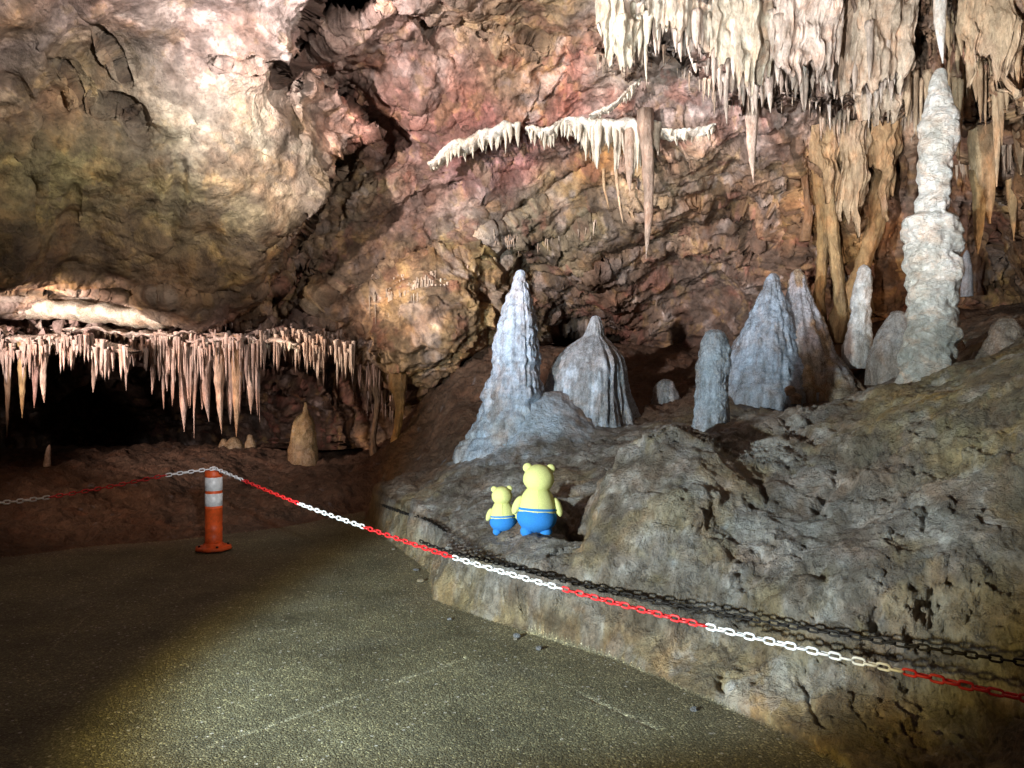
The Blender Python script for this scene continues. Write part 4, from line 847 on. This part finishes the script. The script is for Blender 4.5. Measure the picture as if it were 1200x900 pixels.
for k in range(4):
    a = .6 + k * math.pi / 2
    v, f = lathe([(.0, .03), (.012, .03), (.012, .042), (.008, .046), (0, .046)], 6); v[:, 0] += .125 * math.cos(a); v[:, 1] += .125 * math.sin(a)
    mesh_np('bolt', v, f, M_black, parent=post, smooth=False)

# ------------------------------------------------------------------ chains: every link is a part
def link_mesh(name, mat, L=.062, Wd=.036, r=.0058):
    R = Wd / 2 - r; half = L / 2 - r - R; pts = []
    for k in range(6): a = math.pi * k / 5 - math.pi / 2; pts.append((half + R * math.cos(a), R * math.sin(a)))
    for k in range(6): a = math.pi * k / 5 + math.pi / 2; pts.append((-half + R * math.cos(a), R * math.sin(a)))
    n = len(pts); V = []
    for i in range(n):
        p = np.array(pts[i]); t = np.array(pts[(i + 1) % n]) - np.array(pts[i - 1]); t = t / np.linalg.norm(t); nn = np.array([t[1], -t[0]])
        for s in range(6):
            a = 2 * math.pi * s / 6; V.append((p[0] + nn[0] * r * math.cos(a), p[1] + nn[1] * r * math.cos(a), r * math.sin(a)))
    V = np.array(V); F_ = []
    for i in range(n):
        for s in range(6): F_.append((i * 6 + s, i * 6 + (s + 1) % 6, ((i + 1) % n) * 6 + (s + 1) % 6, ((i + 1) % n) * 6 + s))
    return mesh_np(name, V, np.array(F_), mat, link=False)
LR, LW, LB = link_mesh('link_red', M_red), link_mesh('link_white', M_white), link_mesh('link_black', M_black, .060, .031, .0048)
def curve_pts(keys, m=400):
    keys = np.array(keys, float); d = np.concatenate([[0], np.cumsum(np.linalg.norm(np.diff(keys, axis=0), axis=1))])
    # Catmull-Rom through the keys
    out = []
    K = np.vstack([2 * keys[0] - keys[1], keys, 2 * keys[-1] - keys[-2]])
    for i in range(1, len(K) - 2):
        for t in np.linspace(0, 1, 40, endpoint=False):
            p0, p1, p2, p3 = K[i - 1], K[i], K[i + 1], K[i + 2]
            out.append(.5 * (2 * p1 + (p2 - p0) * t + (2 * p0 - 5 * p1 + 4 * p2 - p3) * t * t + (3 * p1 - p0 - 3 * p2 + p3) * t ** 3))
    out.append(keys[-1]); return np.array(out)
def chain(root, pts, pitch, mesh_of, lay=0.0):
    d = np.concatenate([[0], np.cumsum(np.linalg.norm(np.diff(pts, axis=0), axis=1))])
    n = int(d[-1] / pitch)
    at = lambda s: np.array([np.interp(s, d, pts[:, k]) for k in range(3)])
    for i in range(n):
        s = (i + .5) * pitch; c = at(s); t = at(s + .01) - at(s - .01); t /= np.linalg.norm(t)
        q = Vector(t).to_track_quat('X', 'Z').to_matrix()
        roll = Matrix.Rotation(math.radians(90 + random.uniform(-14, 14) if i % 2 == 0 else random.uniform(-14, 14)) + lay, 3, 'X')
        o = bpy.data.objects.new('link', mesh_of(s / d[-1], c)); COL.objects.link(o); o.parent = root
        o.matrix_local = Matrix.Translation(Vector(c) - root.location) @ (q @ roll).to_4x4()
tt = [(-1.59, 252, 549), (-1, 283, 562), (0, 350, 590), (1, 428, 618), (2, 528, 652), (3, 660, 690), (4, 833, 735), (5, 1060, 787), (5.5, 1218, 822), (6, 1412, 860)]
keys = [P(x, y, 5.87 * (1 - .0996 * t)) for t, x, y in tt]
ch = empty('plastic_chain', keys[0], 'red and white plastic chain strung from the orange bollard across the rock', 'chain')
cols = [283, 350, 428, 528, 660, 833, 1060]
def right_mesh(_, c):
    px = CX + F * c[0] / c[1]; k = sum(px > b for b in cols); return LW if k % 2 == 0 else LR
chain(ch, curve_pts(keys), .0475, right_mesh)
lk = [P(252, 549, 6.8), P(195, 557, 6.5), P(125, 571, 6.15), P(55, 583, 5.8), P(0, 589, 5.5), P(-60, 590, 5.2)]
ch2 = empty('plastic_chain', lk[0], 'red and white plastic chain sagging left from the bollard over the mud', 'chain')
def left_mesh(_, c):
    px = CX + F * c[0] / c[1]; return LW if px > 193 or px < 55 else LR
chain(ch2, curve_pts(lk), .0475, left_mesh)
bk = [hit(437, 588) + np.array([0, 0, .02])] + [hit(x, y) + np.array([-.01, -.05, .03]) for x, y in ((455, 597), (480, 606), (505, 614), (525, 626))]
bch = empty('iron_chain', bk[0], 'short black iron chain lying over the left end of the ledge', 'chain')
chain(bch, curve_pts(bk), .046, lambda s, c: LB)
bk = [P(492, 634, 5.42), P(515, 643, 5.22), P(545, 651, 5.0), P(600, 664, 4.68), P(700, 690, 4.22), P(800, 710, 3.85), P(900, 729, 3.5), P(1000, 746, 3.22), P(1090, 760, 2.98), P(1175, 773, 2.74), P(1300, 792, 2.42)]
bch = empty('iron_chain', bk[0], 'long black iron chain stretched in front of the rock beside the plastic chain', 'chain')
chain(bch, curve_pts(bk), .046, lambda s, c: LB)

# ------------------------------------------------------------------ two plain soft toys sitting on the ledge, seen from behind
def blobm(name, loc, rad, mat, parent, rot=(0, 0, 0), seg=28, rings=18, squash=None):
    V = []
    for i in range(rings + 1):
        th = math.pi * i / rings
        for k in range(seg):
            ph = 2 * math.pi * k / seg; V.append((math.sin(th) * math.cos(ph), math.sin(th) * math.sin(ph), math.cos(th)))
    V = np.array(V)
    if squash: V = squash(V)
    V = V * np.array(rad); nn = V / (np.linalg.norm(V, axis=1, keepdims=True) + 1e-6)
    V = V + nn * (.03 * min(rad) * fbm(V / max(rad), 2.0, 2, off=_seed[0]))[:, None]; _seed[0] += 1
    R = np.array(Matrix.Rotation(rot[1], 3, 'Y') @ Matrix.Rotation(rot[0], 3, 'X'))
    V = V @ R.T + np.array(loc)
    return mesh_np(name, V, grid_faces(rings + 1, seg, True), mat, parent=parent)
def soft_toy(base, h, lean, label):
    r = empty('soft_toy', base, label, 'soft toy', None); r.rotation_euler = (math.radians(-4), lean, 0)
    w = h * .26
    pear = lambda V: V * np.stack([1 - .16 * V[:, 2], 1 - .12 * V[:, 2], np.ones(len(V))], 1)
    blobm('torso', (0, 0, h * .42), (w, w * .88, h * .33), M_yel, r, squash=pear)
    blobm('trousers', (0, 0, h * .26), (w * 1.09, w * .98, h * .21), M_blue, r)
    blobm('head', (0, -.005, h * .80), (w * .84, w * .80, h * .20), M_yel, r)
    th = np.linspace(-1.15, .95, 24); cent = np.array([(0, -w * .885 * math.cos(t) * (1 - .12 * math.sin(t)), h * .42 + h * .33 * math.sin(t)) for t in th])
    sv = np.repeat(cent, 5, 0) + np.tile(np.array([(.0028 * math.cos(k * 1.2566), .0, .0028 * math.sin(k * 1.2566)) for k in range(5)]), (24, 1)); mesh_np('seam', sv, grid_faces(24, 5, True), M_yel, parent=r)
    bv, bf = lathe([(w * 1.02, h * .365), (w * 1.05, h * .372), (w * 1.055, h * .392), (w * 1.01, h * .398)], 40); bv[:, 1] *= .91; mesh_np('waistband', bv, bf, M_blue, parent=r)
    for s in (-1, 1):
        blobm('ear', (s * w * .62, 0, h * .945), (w * .26, w * .16, w * .26), M_yel, r, seg=16, rings=10)
        blobm('arm', (s * w * 1.08, -.01, h * .42), (w * .24, w * .26, h * .14), M_yel, r, (0, -s * .38, 0), 16, 10)
        blobm('leg', (s * w * .50, -.01, h * .07), (w * .36, w * .42, h * .09), M_blue, r, seg=18, rings=10)
    return r
b1 = hit(628, 628); b2 = hit(590, 626)
soft_toy((b1[0], b1[1], b1[2] - .005), .49, .05, 'larger pale yellow and blue soft toy leaning on the smaller one on the rock ledge')
soft_toy((b2[0], b2[1] + .02, b2[2] - .005), .34, -.04, 'smaller pale yellow and blue soft toy at the left of the larger one')
